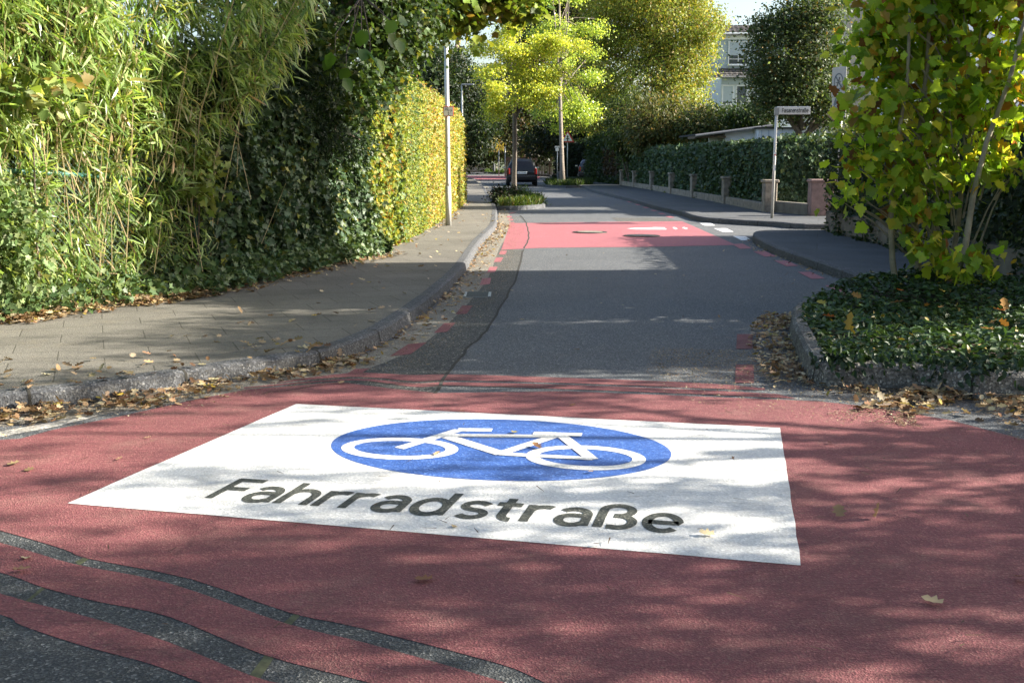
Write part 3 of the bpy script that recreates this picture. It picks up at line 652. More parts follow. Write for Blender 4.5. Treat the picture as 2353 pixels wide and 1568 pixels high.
# ------------------------------------------------------------ HEDGES
def path_len(path):
    L_ = [0]
    for i in range(1, len(path)): L_.append(L_[-1] + (Vector(path[i][:2]) - Vector(path[i - 1][:2])).length)
    return L_
def hedge_pts(path, height, depth, n, side, bulge=0.10, topfrac=0.2, near_bias=0.0, seed=1.0):
    """points on the front (side of path) and top; height may be a function of arc position 0..1"""
    Ls = np.array(path_len(path)); tot = Ls[-1]; u = rng.uniform(0, 1, n) ** (1 + near_bias)
    s = u * tot; X = np.interp(s, Ls, [p[0] for p in path]); Y = np.interp(s, Ls, [p[1] for p in path])
    X2 = np.interp(s + .05, Ls, [p[0] for p in path]); Y2 = np.interp(s + .05, Ls, [p[1] for p in path])
    X1 = np.interp(s - .05, Ls, [p[0] for p in path]); Y1 = np.interp(s - .05, Ls, [p[1] for p in path])
    tx, ty = X2 - X1, Y2 - Y1; l = np.hypot(tx, ty) + 1e-9; nx, ny = -ty / l * side, tx / l * side
    H = height(u) if callable(height) else np.full(n, height)
    top = rng.uniform(0, 1, n) < topfrac
    v = rng.uniform(0, 1, n); zz = H * v; dd = rng.uniform(0, 1, n)
    rough = bulge * hash_noise(s, zz, 2.1, seed) + bulge * .6 * hash_noise(s, zz, 6.0, seed + 3)
    rnd_c = np.clip((zz - (H - .25)) / .25, 0, 1) ** 2 * .18
    off = np.where(top, -dd * depth, rough - rnd_c + rng.normal(0, .035, n))
    zz = np.where(top, H + rough * .8 - .04 + rng.normal(0, .05, n), zz)
    p = np.column_stack([X + nx * off, Y + ny * off, zz])
    nrm = np.where(top[:, None], np.column_stack([nx * .2, ny * .2, np.ones(n)]), np.column_stack([nx, ny, np.full(n, .25)]))
    return p, nrm, s / tot
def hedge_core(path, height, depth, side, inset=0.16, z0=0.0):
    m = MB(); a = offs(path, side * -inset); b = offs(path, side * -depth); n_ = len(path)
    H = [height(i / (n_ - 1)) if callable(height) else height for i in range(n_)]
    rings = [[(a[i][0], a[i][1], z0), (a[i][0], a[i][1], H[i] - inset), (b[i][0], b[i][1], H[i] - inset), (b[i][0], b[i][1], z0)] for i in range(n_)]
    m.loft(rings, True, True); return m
def hedge(name, label, path, height, depth, n, side, leaf, Ls, Ws, colf, mat='leaf', bulge=.1, topfrac=.2, near=0.0, z0=0.12, cat='hedge', seed=1.0, hang=.3, core='core', group=None):
    t = thing(name, label, cat, (path[0][0], path[0][1], z0), group)
    core and hedge_core(path, height, depth, side, z0=z0).build("branches", M[core or 'core'], t)  # solid dark box inside the hedge, standing in for its shaded interior
    p, nrm, u = hedge_pts(path, height, depth, n, side, bulge, topfrac, near, seed); p[:, 2] = np.maximum(p[:, 2], z0 + .02)
    m_ = len(p); nn = nrm + rnd(m_, .45); d = rnd(m_, .7) + nrm * .25 + [0, 0, -hang]; s_ = rng.uniform(.6, 1.3, m_)
    f_ = (lambda v: v)(1.0)
    sc_ = (1 + .5 * u) if near else 1
    Leaves().add(leaf, p, d, nn, Ls * s_ * sc_, Ws * s_ * sc_, colf(p, u, m_)).build("foliage", M[mat], t); return t
# ivy hedge, left, in shade
IV = [(3, (.055, .105, .042)), (3, (.075, .135, .055)), (1.5, (.10, .17, .085)), (.7, (.17, .23, .06)), (.25, (.3, .3, .06))]
P1 = smooth_path([(-3.30, 11.95), (-2.92, 13.4), (-2.55, 15.0), (-2.12, 16.8)], 4)
hedge("ivy_hedge", "dark green ivy-covered hedge between bamboo and yellow hedge", P1, lambda u: 2.55 + .15 * np.sin(u * 9), 1.2, 17000, -1, 'ivy', .085, .07, lambda p, u, n: pick(n, IV, .2), 'leaf_gloss', .14, .15, seed=2)
def seg_path(y0, y1, k=8):
    ys = np.linspace(y0, y1, k); hx = np.interp(ys, [h[1] for h in HL[2:]], [h[0] for h in HL[2:]]); return [(float(x), float(y)) for x, y in zip(hx, ys)]
GR = [(4, (.20, .30, .08)), (2, (.30, .40, .10)), (1, (.05, .09, .03)), (1, (.3, .3, .04))]
YE = [(2, (.60, .54, .14)), (4, (.36, .43, .10)), (1, (.55, .36, .09)), (2, (.2, .28, .07)), (.5, (.35, .15, .03))]
ORG = [(2.2, (.60, .42, .13)), (2, (.55, .50, .14)), (3, (.34, .42, .10)), (1.0, (.42, .22, .08)), (1, (.62, .55, .22))]
YG = [(3, (.44, .48, .11)), (2, (.55, .52, .13)), (2, (.22, .31, .07)), (.6, (.5, .3, .08))]
def blendpal(pa, pb, s): 
    def f(p, u, n):
        a = pick(n, pa, .22); b = pick(n, pb, .22); k = hash_noise(p[:, 1] * 1.3, p[:, 2] * .6, 1.2, s) + rng.normal(0, .5, n)
        return np.where((k > .0)[:, None], a, b)
    return f
hedge("mixed_hedge", "yellow and green ivy-threaded start of the sunlit hedge, next to the dark ivy hedge", seg_path(16.9, 19.6), lambda u: 2.45 + .5 * u, 1.1, 11000, -1, 'ivy', .08, .065, blendpal(YE, GR, 1), bulge=.13, seed=4)
hedge("privet_hedge", "light green section of the sunlit hedge, left of the grey lamp post", seg_path(19.6, 23.2), lambda u: 3.0 + .05 * np.sin(u * 7), 1.1, 15000, -1, 'ovate', .05, .032, blendpal(GR, YG, 2), bulge=.07, seed=5)
hedge("beech_hedge", "orange-yellow autumn section of the clipped hedge behind the grey lamp post", seg_path(23.2, 29.5), lambda u: 2.95 + .0 * u, 1.1, 22000, -1, 'ovate', .06, .04, blendpal(ORG, YE, 3), bulge=.05, seed=6)
hedge("hornbeam_hedge", "far yellow-green end of the clipped hedge, right of the grey lamp post", seg_path(29.5, 38.5), lambda u: 2.92 - .25 * np.clip((u - .8) / .2, 0, 1) ** 2, 1.3, 22000, -1, 'ovate', .07, .05, blendpal(YG, ORG, 4), bulge=.07, seed=7)
# hedge beyond, left side far
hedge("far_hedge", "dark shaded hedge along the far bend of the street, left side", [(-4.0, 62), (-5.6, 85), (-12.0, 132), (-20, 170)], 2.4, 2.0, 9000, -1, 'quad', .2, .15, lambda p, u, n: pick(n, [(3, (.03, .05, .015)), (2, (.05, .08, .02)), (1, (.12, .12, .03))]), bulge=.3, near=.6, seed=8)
# right: ivy hedge behind pillars
W0 = [(6.95, 30.35), (6.8, 36.1), (6.65, 41.7), (6.45, 46.7), (6.3, 52.4), (6.1, 57.9), (5.98, 62.0)]
PIL = [G(*q)[:2] for q in [(1754, 498), (1660, 477), (1587, 462), (1537, 452), (1492.6, 442.6), (1453, 435.5), (1424, 430.5)]]
IV2 = [(4, (.075, .13, .065)), (3, (.10, .17, .08)), (1.2, (.13, .20, .10)), (.3, (.22, .26, .08))]
wl = [(x + .28, y) for x, y in PIL]
hedge("clipped_ivy_hedge", "long dark clipped ivy hedge behind the row of stone pillars", [(8.75, 30.95), (8.0, 30.8), (7.25, 30.75), (7.1, 31.6)] + wl[1:], 2.0, 1.3, 52000, 1, 'ivy', .11, .095, lambda p, u, n: pick(n, IV2, .22), 'leaf_gloss', .07, .18, near=.5, seed=9)
PX = [(11.2, 31.6), (9.2, 31.45), (7.35, 31.3)]
hedge("ivy_screen", "ragged ivy screen with light gaps behind the Fasanenstraße sign post", PX, 2.1, .5, 3800, 1, 'ivy', .13, .11, lambda p, u, n: pick(n, IV2 + [(2.2, (.10, .15, .03))], .22), 'leaf_gloss', .16, .1, seed=10, core=None)
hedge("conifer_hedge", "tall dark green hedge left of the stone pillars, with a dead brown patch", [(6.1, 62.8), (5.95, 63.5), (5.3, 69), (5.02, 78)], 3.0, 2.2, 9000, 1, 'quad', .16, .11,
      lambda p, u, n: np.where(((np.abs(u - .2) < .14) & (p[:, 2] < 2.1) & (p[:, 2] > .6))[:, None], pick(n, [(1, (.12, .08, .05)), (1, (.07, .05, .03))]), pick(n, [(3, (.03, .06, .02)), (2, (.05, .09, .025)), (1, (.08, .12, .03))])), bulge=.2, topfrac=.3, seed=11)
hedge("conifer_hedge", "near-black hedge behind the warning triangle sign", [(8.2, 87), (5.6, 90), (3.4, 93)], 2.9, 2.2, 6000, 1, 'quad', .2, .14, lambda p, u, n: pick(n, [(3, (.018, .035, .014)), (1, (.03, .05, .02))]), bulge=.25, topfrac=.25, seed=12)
# right near hedge on low wall
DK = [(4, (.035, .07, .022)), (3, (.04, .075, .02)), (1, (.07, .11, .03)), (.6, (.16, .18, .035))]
RH = smooth_path([(9.5, 22.75), (7.2, 22.7), (6.25, 22.5), (6.12, 21.3), (6.08, 19), (5.9, 15.5), (5.7, 12.6), (5.75, 10.9), (6.4, 10.3), (9.5, 10.2)], 3)
hedge("garden_hedge", "dark hedge on a low wall behind the young tree, with sunlight painted pale green on top", RH, 2.1, 1.5, 26000, -1, 'ovate', .075, .05, lambda p, u, n: np.where((p[:, 2] > 1.93)[:, None], pick(n, [(3, (.12, .17, .04)), (2, (.2, .22, .05)), (1, (.05, .09, .02))]), pick(n, DK)), 'leaf_gloss', .13, .25, seed=13)  # paler leaves on top put the sunlight into their colour
rw = MB(); ins = offs(RH, 0.15); outp = offs(RH, -0.04)
rw.loft([[(outp[i][0], outp[i][1], 0.0), (outp[i][0], outp[i][1], .50), (ins[i][0], ins[i][1], .50), (ins[i][0], ins[i][1], 0.0)] for i in range(len(RH))], True, True)
tag(rw.build("garden_wall", M['concrete'], loc=(6.4, 22.2, 0)), "low mossy concrete wall under the dark garden hedge on the right", "wall")

# ------------------------------------------------------------ pillars and low wall on the right
gw = thing("garden_wall", "low sandstone wall with a row of square pillars in front of the ivy hedge", "wall", (PIL[0][0], PIL[0][1], .12))
ang = math.atan2(PIL[0][1] - PIL[3][1], PIL[0][0] - PIL[3][0])
for i, (x, y) in enumerate(PIL):
    xx = x + .17; h = .84 if i < 5 else .8
    m = MB(); m.bevbox((xx, y + .17, .12 + h / 2 - .06), (.33, .33, h + .0), .02, .05); pl = m.build("pillar", M['stone'], gw)
    m = MB(); m.bevbox((xx, y + .17, .12 + h - .03), (.40, .40, .08), .015, .05); m.build("cap", M['stone'], pl)
m = MB()
for i in range(len(PIL) - 1):
    a, b = Vector(PIL[i]), Vector(PIL[i + 1]); c_ = (a + b) / 2; l = (b - a).length - .33
    an = math.atan2((b - a).y, (b - a).x); m.bevbox((c_.x + .17, c_.y + .17, .12 + .1), (l, .2, .24), .015, an)
m.build("plinth", M['stone'], gw)
a = Vector((PIL[0][0] + .35, PIL[0][1] + .15)); b = Vector(G(1861, 506)[:2]); c_ = (a + b) / 2; an = math.atan2((b - a).y, (b - a).x)
m = MB(); m.bevbox((c_.x, c_.y, .26), ((b - a).length, .2, .30), .015, an); m.build("plinth", M['concrete'], gw)
q = G(1885, 507); m = MB(); m.bevbox((q[0], q[1] + .1, .12 + .42), (.56, .36, .84), .02, 0); pl = m.build("gate_pillar", M['stone_pink'], gw); tag(pl, "broad reddish sandstone gate pillar")
m = MB(); m.bevbox((q[0], q[1] + .1, .12 + .86), (.62, .42, .07), .015, 0); m.build("cap", M['stone_pink'], pl)

# ------------------------------------------------------------ BAMBOO, FENCE (left)
fl = Vector((-3.32, 12.0)); fr = Vector((-7.0, 5.5)); fd = (Vector((-4.72, 9.55)) - fl).normalized(); fn = Vector((-fd.y, fd.x))
if fn.x < 0: fn = -fn
bam = thing("bamboo_thicket", "tall sunlit bamboo thicket spilling through the wire fence on the left", "bamboo", (-4.6, 10.6, .1))
cn = MB()
for i in range(330):
    s = random.uniform(-.25, 5.2); b_ = random.uniform(.12, 1.6); x = fl.x + fd.x * s - fn.x * b_; y = fl.y + fd.y * s - fn.y * b_
    h = random.uniform(2.4, 5.2); lean = Vector((random.gauss(.10, .12) * h, random.gauss(-.02, .1) * h, 0)); r = random.uniform(.005, .011)
    cn.tube([(x, y, .05), Vector((x, y, h * .5)) + lean * .3, Vector((x, y, h)) + lean], [r, r * .8, r * .3], 5, False)
for i in range(75):
    s = random.gauss(1.3, .9); b_ = random.uniform(-.22, .1); x = fl.x + fd.x * s - fn.x * b_; y = fl.y + fd.y * s - fn.y * b_
    h0 = random.uniform(.1, 1.5); h = h0 + random.uniform(.5, 1.6); r = random.uniform(.0025, .006); dx = random.gauss(.02, .22)
    cn.tube([(x, y, h0), Vector((x + dx * .5, y, (h + h0) * .5)), Vector((x + dx, y - .02, h))], [r, r * .8, r * .4], 5, False)
o = cn.build("canes", M['cane'], bam)
hedge_core([tuple(fl + fd * .1), tuple(fl + fd * 2.5), tuple(fl + fd * 6)], 4.6, 2.6, 1 if fn.dot(Vector((-fd.y, fd.x))) > 0 else -1, 1.0, .05).build("shade_core", M['core'], bam)  # tall dark box added behind the leaves as shaded gaps
nT = 12500; s = rng.uniform(-1.35, 5.4, nT); hz = rng.uniform(.15, 5.2, nT) ** 1.0
front = .05 + .30 * np.clip((hz - 1.1) / 2, 0, 1) + .14 * hash_noise(s, hz, 2.0, 3) + .10 * hash_noise(s, hz, 5.0, 5)
front = np.where((s < 0.0), front - (.15 - .25 * np.clip(hz - 1.5, 0, 1.6)), front)
keep = ~((s < -0.1) & (hz < 1.45 + .75 * (-s))); s, hz, front = s[keep], hz[keep], front[keep]; nT = len(s)
bk = rng.exponential(.22, nT); off_ = front - np.minimum(bk, 1.6)
px_ = fl.x + fd.x * s + fn.x * off_; py_ = fl.y + fd.y * s + fn.y * off_; tp = np.column_stack([px_, py_, hz])
per = rng.integers(4, 8, nT); idx = np.repeat(np.arange(nT), per); m_ = len(idx)
base_d = np.array([fn.x * .7, fn.y * .7, -.28]) + rnd(nT, .85); dd = base_d[idx] + rnd(m_, .45) + [0, 0, -.22 - .0] - np.array([0, 0, .45]) * np.clip(hz[idx] - 2.0, 0, 1)[:, None]
pp = tp[idx] + rnd(m_, .05); nn = rnd(m_, .45) + [.25, -.2, .8]
Ll = rng.uniform(.10, .23, m_) * (.85 + .12 * hz[idx] / 2); big = rng.uniform(0, 1, m_) < .04 * (hz[idx] > 1.9); Ll = np.where(big, Ll * 1.5, Ll)
cc = pick(m_, [(4, (.34, .50, .14)), (4, (.50, .64, .24)), (2, (.17, .29, .07)), (1.0, (.72, .70, .38)), (.4, (.56, .42, .24))], .2)
Leaves().add('bamboo', pp, dd, nn, Ll, Ll * .112, cc).build("foliage", M['leaf_thin'], bam)
k = 1500; s2 = rng.uniform(-.2, 5, k); p = np.column_stack([fl.x + fd.x * s2 + fn.x * rng.uniform(-.4, .15, k), fl.y + fd.y * s2 + fn.y * rng.uniform(-.4, .15, k), rng.uniform(.1, 2.8, k)])
Leaves().add('needle', p, rnd(k, .35) + [0, 0, 1], rnd(k) + [1, -1, 0], rng.uniform(.15, .5, k), .008, pick(k, [(1, (.42, .30, .15)), (1, (.3, .2, .1)), (.6, (.45, .40, .2))])).build("dry_stalks", M['litter'], bam)
fe = thing("wire_fence", "green chain-link fence with top rail, overgrown by the bamboo", "fence", (fl.x, fl.y, .1))
m = MB(); m.tube([(fl.x, fl.y, .05), (fl.x, fl.y, 1.62)], .024, 10); m.tube([(fl.x, fl.y, 1.62), (fl.x, fl.y, 1.65)], .028, 10); m.build("post", M['green_metal'], fe, True)
fp2 = fl + fd * 2.9; m = MB(); m.tube([(fp2.x, fp2.y, .05), (fp2.x, fp2.y, 1.6)], .024, 10); m.build("post", M['green_metal'], fe, True)
m = MB(); m.tube([(fl.x, fl.y, 1.27), (fl.x + fd.x * 3.4, fl.y + fd.y * 3.4, 1.47)], .022, 10); m.build("rail", M['green_metal'], fe, True)
m = MB(); H_ = 1.5
for i in range(-30, 60):
    for sgn in (1, -1):
        a0 = i * .065; p0 = fl + fd * a0 ; q0 = fl + fd * (a0 + sgn * H_)
        t0, t1 = 0.0, 1.0
        A0, A1 = a0, a0 + sgn * H_
        lo, hi = 0.0, 3.4
        ts = sorted([(lo - A0) / (A1 - A0), (hi - A0) / (A1 - A0)]); t0 = max(0, ts[0]); t1 = min(1, ts[1])
        if t1 > t0:
            u0, u1 = lerp(A0, A1, t0), lerp(A0, A1, t1)
            m.tube([(fl.x + fd.x * u0 + fn.x * .03, fl.y + fd.y * u0 + fn.y * .03, .08 + H_ * t0), (fl.x + fd.x * u1 + fn.x * .03, fl.y + fd.y * u1 + fn.y * .03, .08 + H_ * t1)], .0017, 3, False)
m.build("wire_mesh", M['wire'], fe)
# ivy carpet and bush ivy at the foot
k = 8000; s2 = rng.uniform(-6.2, 5.6, k); s2 = np.where((s2 > .3) & (rng.uniform(0, 1, k) < .45), -np.abs(s2), s2); o2 = rng.uniform(-.25, .42, k) * (1 + .3 * hash_noise(s2, s2, 1.5)); p2x = np.where(s2 >= 0, fl.x + fd.x * s2, 0); p2y = np.where(s2 >= 0, fl.y + fd.y * s2, 0)
Lp = np.array(path_len(P1)); t_ = -s2; ax_ = np.interp(t_, Lp, [q[0] for q in P1]); ay_ = np.interp(t_, Lp, [q[1] for q in P1])
bx = np.where(s2 >= 0, p2x + fn.x * (o2 - .02), ax_ + .9 * (o2 - .05)); by = np.where(s2 >= 0, p2y + fn.y * (o2 - .02), ay_ - .3 * o2)
hgt_ = (.52 - .75 * np.abs(o2)) * (.8 + .4 * hash_noise(s2, o2, 3)); bz = .13 + np.clip(hgt_, .03, .6) * rng.uniform(.2, 1, k)
p = np.column_stack([bx, by, bz])
Leaves().add('ivy', p, rnd(k, .7) + [.4, -.3, -.2], rnd(k, .45) + [.5, -.35, .8], .075 * rng.uniform(.6, 1.3, k), .062, pick(k, [(3, (.11, .18, .06)), (2, (.18, .25, .09)), (2, (.07, .13, .045))])).build("ivy_carpet", M['leaf_gloss'])
tag(bpy.data.objects["ivy_carpet"], "low ivy growing along the foot of the bamboo and hedge", "ivy", kind='stuff')
# ivy climbing in the fence at the far left, and maple seedling
for lab, c3, r3, n3, pal, lf, LL in [("pale ivy clump climbing the fence at the left edge", (-4.42, 9.85, .75), (.42, .35, .62), 3000, [(2, (.22, .32, .12)), (1, (.34, .42, .18)), (1, (.12, .2, .06))], 'ivy', .062),
                                     ("small maple with yellow-green lobed leaves poking out of the bamboo", (-4.15, 10.05, 2.1), (.36, .2, .16), 110, [(2, (.42, .48, .16)), (1, (.45, .36, .14)), (2, (.26, .36, .1))], 'maple', .10),
                                     ("sunlit lobed climber on the green fence post", (-3.22, 11.85, 1.25), (.2, .2, .32), 330, [(2, (.2, .28, .06)), (1, (.3, .34, .09))], 'ivy', .09)]:
    t = thing("climbing_plant" if lf == 'ivy' else "maple_seedling", lab, "plant", (c3[0], c3[1], .1))
    m = MB(); m.tube([(c3[0] - .1, c3[1] + .1, .05), (c3[0] - .05, c3[1] + .05, c3[2] * .6), c3], [.012, .01, .004], 6); m.build("stem", M['bark'], t)
    crown([(*c3, *r3)], n3, lf, LL, LL * .85, pal, .09, 8, .3, droop=.5, up=.3).build("foliage", M['leaf'], t)

# ------------------------------------------------------------ OVERHANGING TREES (top left / centre)
def tree(name, label, base, top, r0, blobs, n, leaf, L_, W_, pal, bark='bark', mat='leaf', clump=.3, per=30, shell=.5, group=None, ntg=None, layers=0, keep=False, **kw):
    t = thing(name, label, "tree", base, group)
    m = MB(); tg = [(b[0] + random.uniform(-.3, .3) * b[3], b[1], b[2] + random.uniform(-.3, .3) * b[5]) for b in blobs]
    for b in blobs:
        for k in range(ntg if ntg is not None else 2): tg.append((b[0] + random.uniform(-.7, .7) * b[3], b[1] + random.uniform(-.7, .7) * b[4], b[2] + random.uniform(-.4, .8) * b[5]))
    limb_tree(m, base, top, r0, tg, r1=.008 + r0 * .04); m.build("trunk", M[bark], t, True)
    if layers: blobs = (list(blobs) if keep else []) + layered(blobs, layers)
    crown(blobs, n, leaf, L_, W_, pal, clump, per, shell, **kw).build("crown", M[mat], t); return t
DG = [(3, (.045, .085, .025)), (3, (.065, .12, .03)), (1, (.09, .14, .03)), (.5, (.2, .22, .04))]
tree("ivy_clad_tree", "leaning ivy-clad tree arching over the hedge at top centre-left", (-4.6, 16.6, 0.1), P(835, -60, 16.4), .17,
     [B(640, 60, 15, 80, 60, .8), B(740, 120, 15.2, 80, 80, .8), B(850, 30, 16.5, 100, 70, .9), B(890, 130, 17, 70, 60, .7), B(940, 60, 17.5, 60, 60, .7), B(820, 200, 16, 80, 50, .6), B(760, 240, 15.5, 70, 50, .5), B(900, 10, 17.5, 100, 60, 1), B(850, -120, 17, 180, 90, 1.2), B(700, -120, 16, 200, 90, 1.2)],
     20000, 'ivy', .09, .08, DG, mat='leaf', clump=.2, per=26, shell=.3)
tree("maple_tree", "maple branches with sunlit yellow-green leaves hanging at top centre", (-3.6, 20.5, 0.1), P(960, -160, 20), .15,
     [B(1000, 30, 19, 44, 40, .6), B(1075, 8, 19, 60, 24, .6), B(1145, 2, 19.3, 60, 22, .5), B(1192, 16, 19.5, 22, 26, .4), B(1068, 62, 19, 8, 22, .15), B(1080, -70, 19.2, 180, 50, 1.0)],
     5200, 'maple', .13, .12, [(3, (.2, .3, .04)), (2, (.32, .38, .05)), (1, (.42, .3, .06)), (2, (.09, .15, .03))], clump=.16, per=10, shell=.3)
tree("yew_tree", "dark feathery yew behind the ivy hedge", (-4.0, 15.2, 0.1), P(720, 20, 15.2), .1,
     [B(620, 130, 14.6, 90, 60, .5), B(700, 200, 14.8, 90, 60, .5), B(800, 330, 15.6, 50, 45, .25), B(720, 300, 15.0, 80, 60, .4), B(650, 250, 14.4, 60, 60, .4), B(560, 40, 14.4, 90, 80, .6)],
     16000, 'quad', .07, .018, [(3, (.02, .045, .02)), (2, (.035, .07, .028)), (.8, (.07, .11, .04))], clump=.15, per=30, shell=.2)
bt = thing("catalpa_sprig", "sprig of very large heart-shaped leaves hanging above the hedge", "plant", P(830, 60, 14.2))
m = MB(); tops = [(795, 165), (880, 68), (905, 95), (850, 130), (770, 120), (900, 40), (830, 110), (815, 60)]
for q in tops: m.tube([P(830, -10, 14.6), P(q[0], q[1] - 40, 14.3), P(*q, 14.2)], [.01, .006, .003], 5)
m.build("twig", M['bark'], bt); k = len(tops) * 2; pp = np.array([P(x + random.uniform(-18, 18), y + random.uniform(-16, 16), 14.1 + random.uniform(-.2, .2)) for x, y in tops * 2])
Leaves().add('ovate', pp, rnd(k, .4) + [.3, 0, -.9], rnd(k, .3) + [.5, -.8, .3], .20, .18, pick(k, [(1, (.16, .32, .03)), (1, (.10, .22, .03))])).build("foliage", M['leaf_thin'], bt)

# ------------------------------------------------------------ MID AND BACKGROUND TREES
GK = [(4, (.66, .76, .13)), (3, (.80, .80, .15)), (3, (.46, .60, .10)), (.3, (.88, .70, .14))]
GK2 = [(4, (.52, .68, .15)), (3, (.64, .76, .18)), (3, (.32, .48, .10))]
tree("ginkgo_tree", "bright yellow ginkgo street tree growing from the shrub bed in front of the black car", G(1180, 437, .2)[:2] + (.15,), P(1182, 60, 37.6), .11,
     [B(1185, 60, 37.5, 42, 60, .7), B(1150, 125, 37.5, 60, 40, .8), B(1215, 130, 37.5, 60, 40, .8), B(1280, 105, 37.6, 60, 28, .6), B(1325, 112, 37.6, 30, 18, .4), B(1160, 185, 37.3, 62, 38, .9), B(1225, 190, 37.4, 60, 36, .8), B(1135, 220, 37.3, 30, 34, .5), B(1200, 225, 37.4, 50, 26, .8), B(1285, 170, 37.5, 45, 22, .5), B(1240, 245, 37.4, 30, 18, .4), B(1130, 160, 37.5, 36, 22, .5), B(1185, -10, 37.5, 36, 60, .6), B(1140, 260, 37.3, 14, 14, .2)],
     30000, 'quad', .065, .06, GK, 'bark_grey', 'leaf_thin', clump=.15, per=45, shell=.2, jit=.12, layers=4)
tree("ginkgo_tree", "taller green-yellow ginkgo street tree beside the small stone bollard", G(1292, 420, .25)[:2] + (.2,), P(1284, 0, 66), .13,
     [B(1290, 20, 66, 50, 50, 1.2), B(1345, 60, 66, 40, 24, .8), B(1300, 90, 66, 60, 30, 1.2), B(1320, 145, 66, 62, 36, 1.4), B(1280, 170, 66, 46, 36, 1.2), B(1325, 205, 66, 58, 32, 1.4), B(1270, 235, 66, 36, 36, 1), B(1310, 255, 66, 46, 24, 1.2), B(1350, 250, 66, 24, 20, .7), B(1280, 285, 66, 18, 16, .4), B(1290, -50, 66, 60, 50, 1.4)],
     30000, 'quad', .105, .10, GK2, 'bark_grey', 'leaf_thin', clump=.27, per=45, shell=.2, jit=.12, layers=4)
BT = [(4, (.40, .43, .08)), (4, (.28, .38, .06)), (1.6, (.52, .46, .1)), (.7, (.5, .34, .1)), (1.0, (.12, .18, .035))]
tree("hornbeam_tree", "huge round tree with green and rusty-yellow foliage behind the right-hand ivy hedge", (12.2, 70, 0), P(1500, 20, 72), .45,
     [B(1440, 30, 74, 100, 90, 3.2), B(1540, 60, 72, 110, 110, 3.5), B(1580, 150, 71, 62, 90, 2.6), B(1480, 180, 71, 110, 80, 3.2), B(1560, 230, 70, 80, 50, 2.4), B(1400, 160, 74, 70, 100, 3), B(1450, -60, 74, 160, 90, 4), B(1580, -20, 73, 70, 70, 3), B(1390, 260, 73, 60, 50, 2.4)],
     95000, 'quad', .17, .095, BT, clump=.42, per=50, shell=.45, droop=.6, jit=.12, clumpvar=.3, layers=4, keep=True, carve=lambda p: p[:, 0] < 12.6 + .35 * np.sin(p[:, 2] * 2.1) + rng.normal(0, .15, len(p)))
tree("evergreen_tree", "tall dark tree behind the far street lamp, left of the yellow ginkgo", (-6.5, 92, 0), P(1060, 60, 92), .4,
     [B(1000, 200, 88, 60, 80, 3), B(1040, 170, 90, 46, 60, 3), B(1095, 240, 92, 60, 80, 3), B(1080, 300, 90, 60, 60, 3), B(1000, 130, 88, 24, 26, 2)],
     26000, 'quad', .26, .12, [(3, (.022, .045, .018)), (2, (.035, .065, .022)), (.7, (.09, .11, .03))], clump=.4, per=30, shell=.5)
tree("background_tree", "olive and brown broadleaf tree closing the view above the black car", (1.2, 118, 0), P(1200, 100, 120), .4,
     [B(1190, 300, 118, 70, 60, 4), B(1150, 240, 120, 60, 70, 4), B(1250, 260, 120, 60, 70, 4), B(1220, 190, 124, 80, 70, 4), B(1120, 320, 117, 50, 50, 3)],
     24000, 'quad', .34, .2, [(3, (.06, .075, .02)), (2, (.09, .10, .025)), (1, (.14, .09, .05)), (1, (.03, .045, .015))], clump=.6, per=30, layers=3, keep=True)
tree("background_tree", "olive brown tall tree rising behind the two ginkgo trees", (6, 104, 0), P(1270, -80, 106), .5,
     [B(1255, 60, 106, 70, 70, 4), B(1260, -30, 106, 80, 70, 4), B(1340, 120, 104, 60, 100, 4), B(1350, 0, 104, 80, 90, 4), B(1215, 120, 108, 50, 50, 3)],
     24000, 'quad', .34, .2, [(3, (.07, .08, .022)), (2, (.10, .10, .03)), (1.5, (.04, .055, .018))], clump=.6, per=30, layers=3, keep=True)
tree("background_tree", "near-black shaded tree mass above the warning sign", (8.5, 98, 0), P(1330, 180, 98), .4,
     [B(1320, 300, 96, 60, 50, 3), B(1380, 310, 94, 50, 50, 3), B(1250, 330, 100, 50, 40, 3), B(1350, 220, 96, 70, 60, 3)],
     15000, 'quad', .3, .2, [(3, (.018, .035, .012)), (2, (.03, .055, .015)), (.4, (.12, .14, .02))], clump=.5, per=30)
tree("linden_tree", "dark green trees at the far end of the left hedge", (-14, 120, 0), P(1020, 250, 120), .4,
     [B(1060, 330, 118, 70, 50, 4), B(980, 300, 112, 60, 70, 4), B(930, 200, 110, 70, 90, 4), B(1110, 350, 125, 40, 30, 3)],
     16000, 'quad', .36, .22, [(3, (.025, .045, .015)), (2, (.04, .065, .02))], clump=.6, per=30, layers=3, keep=True)
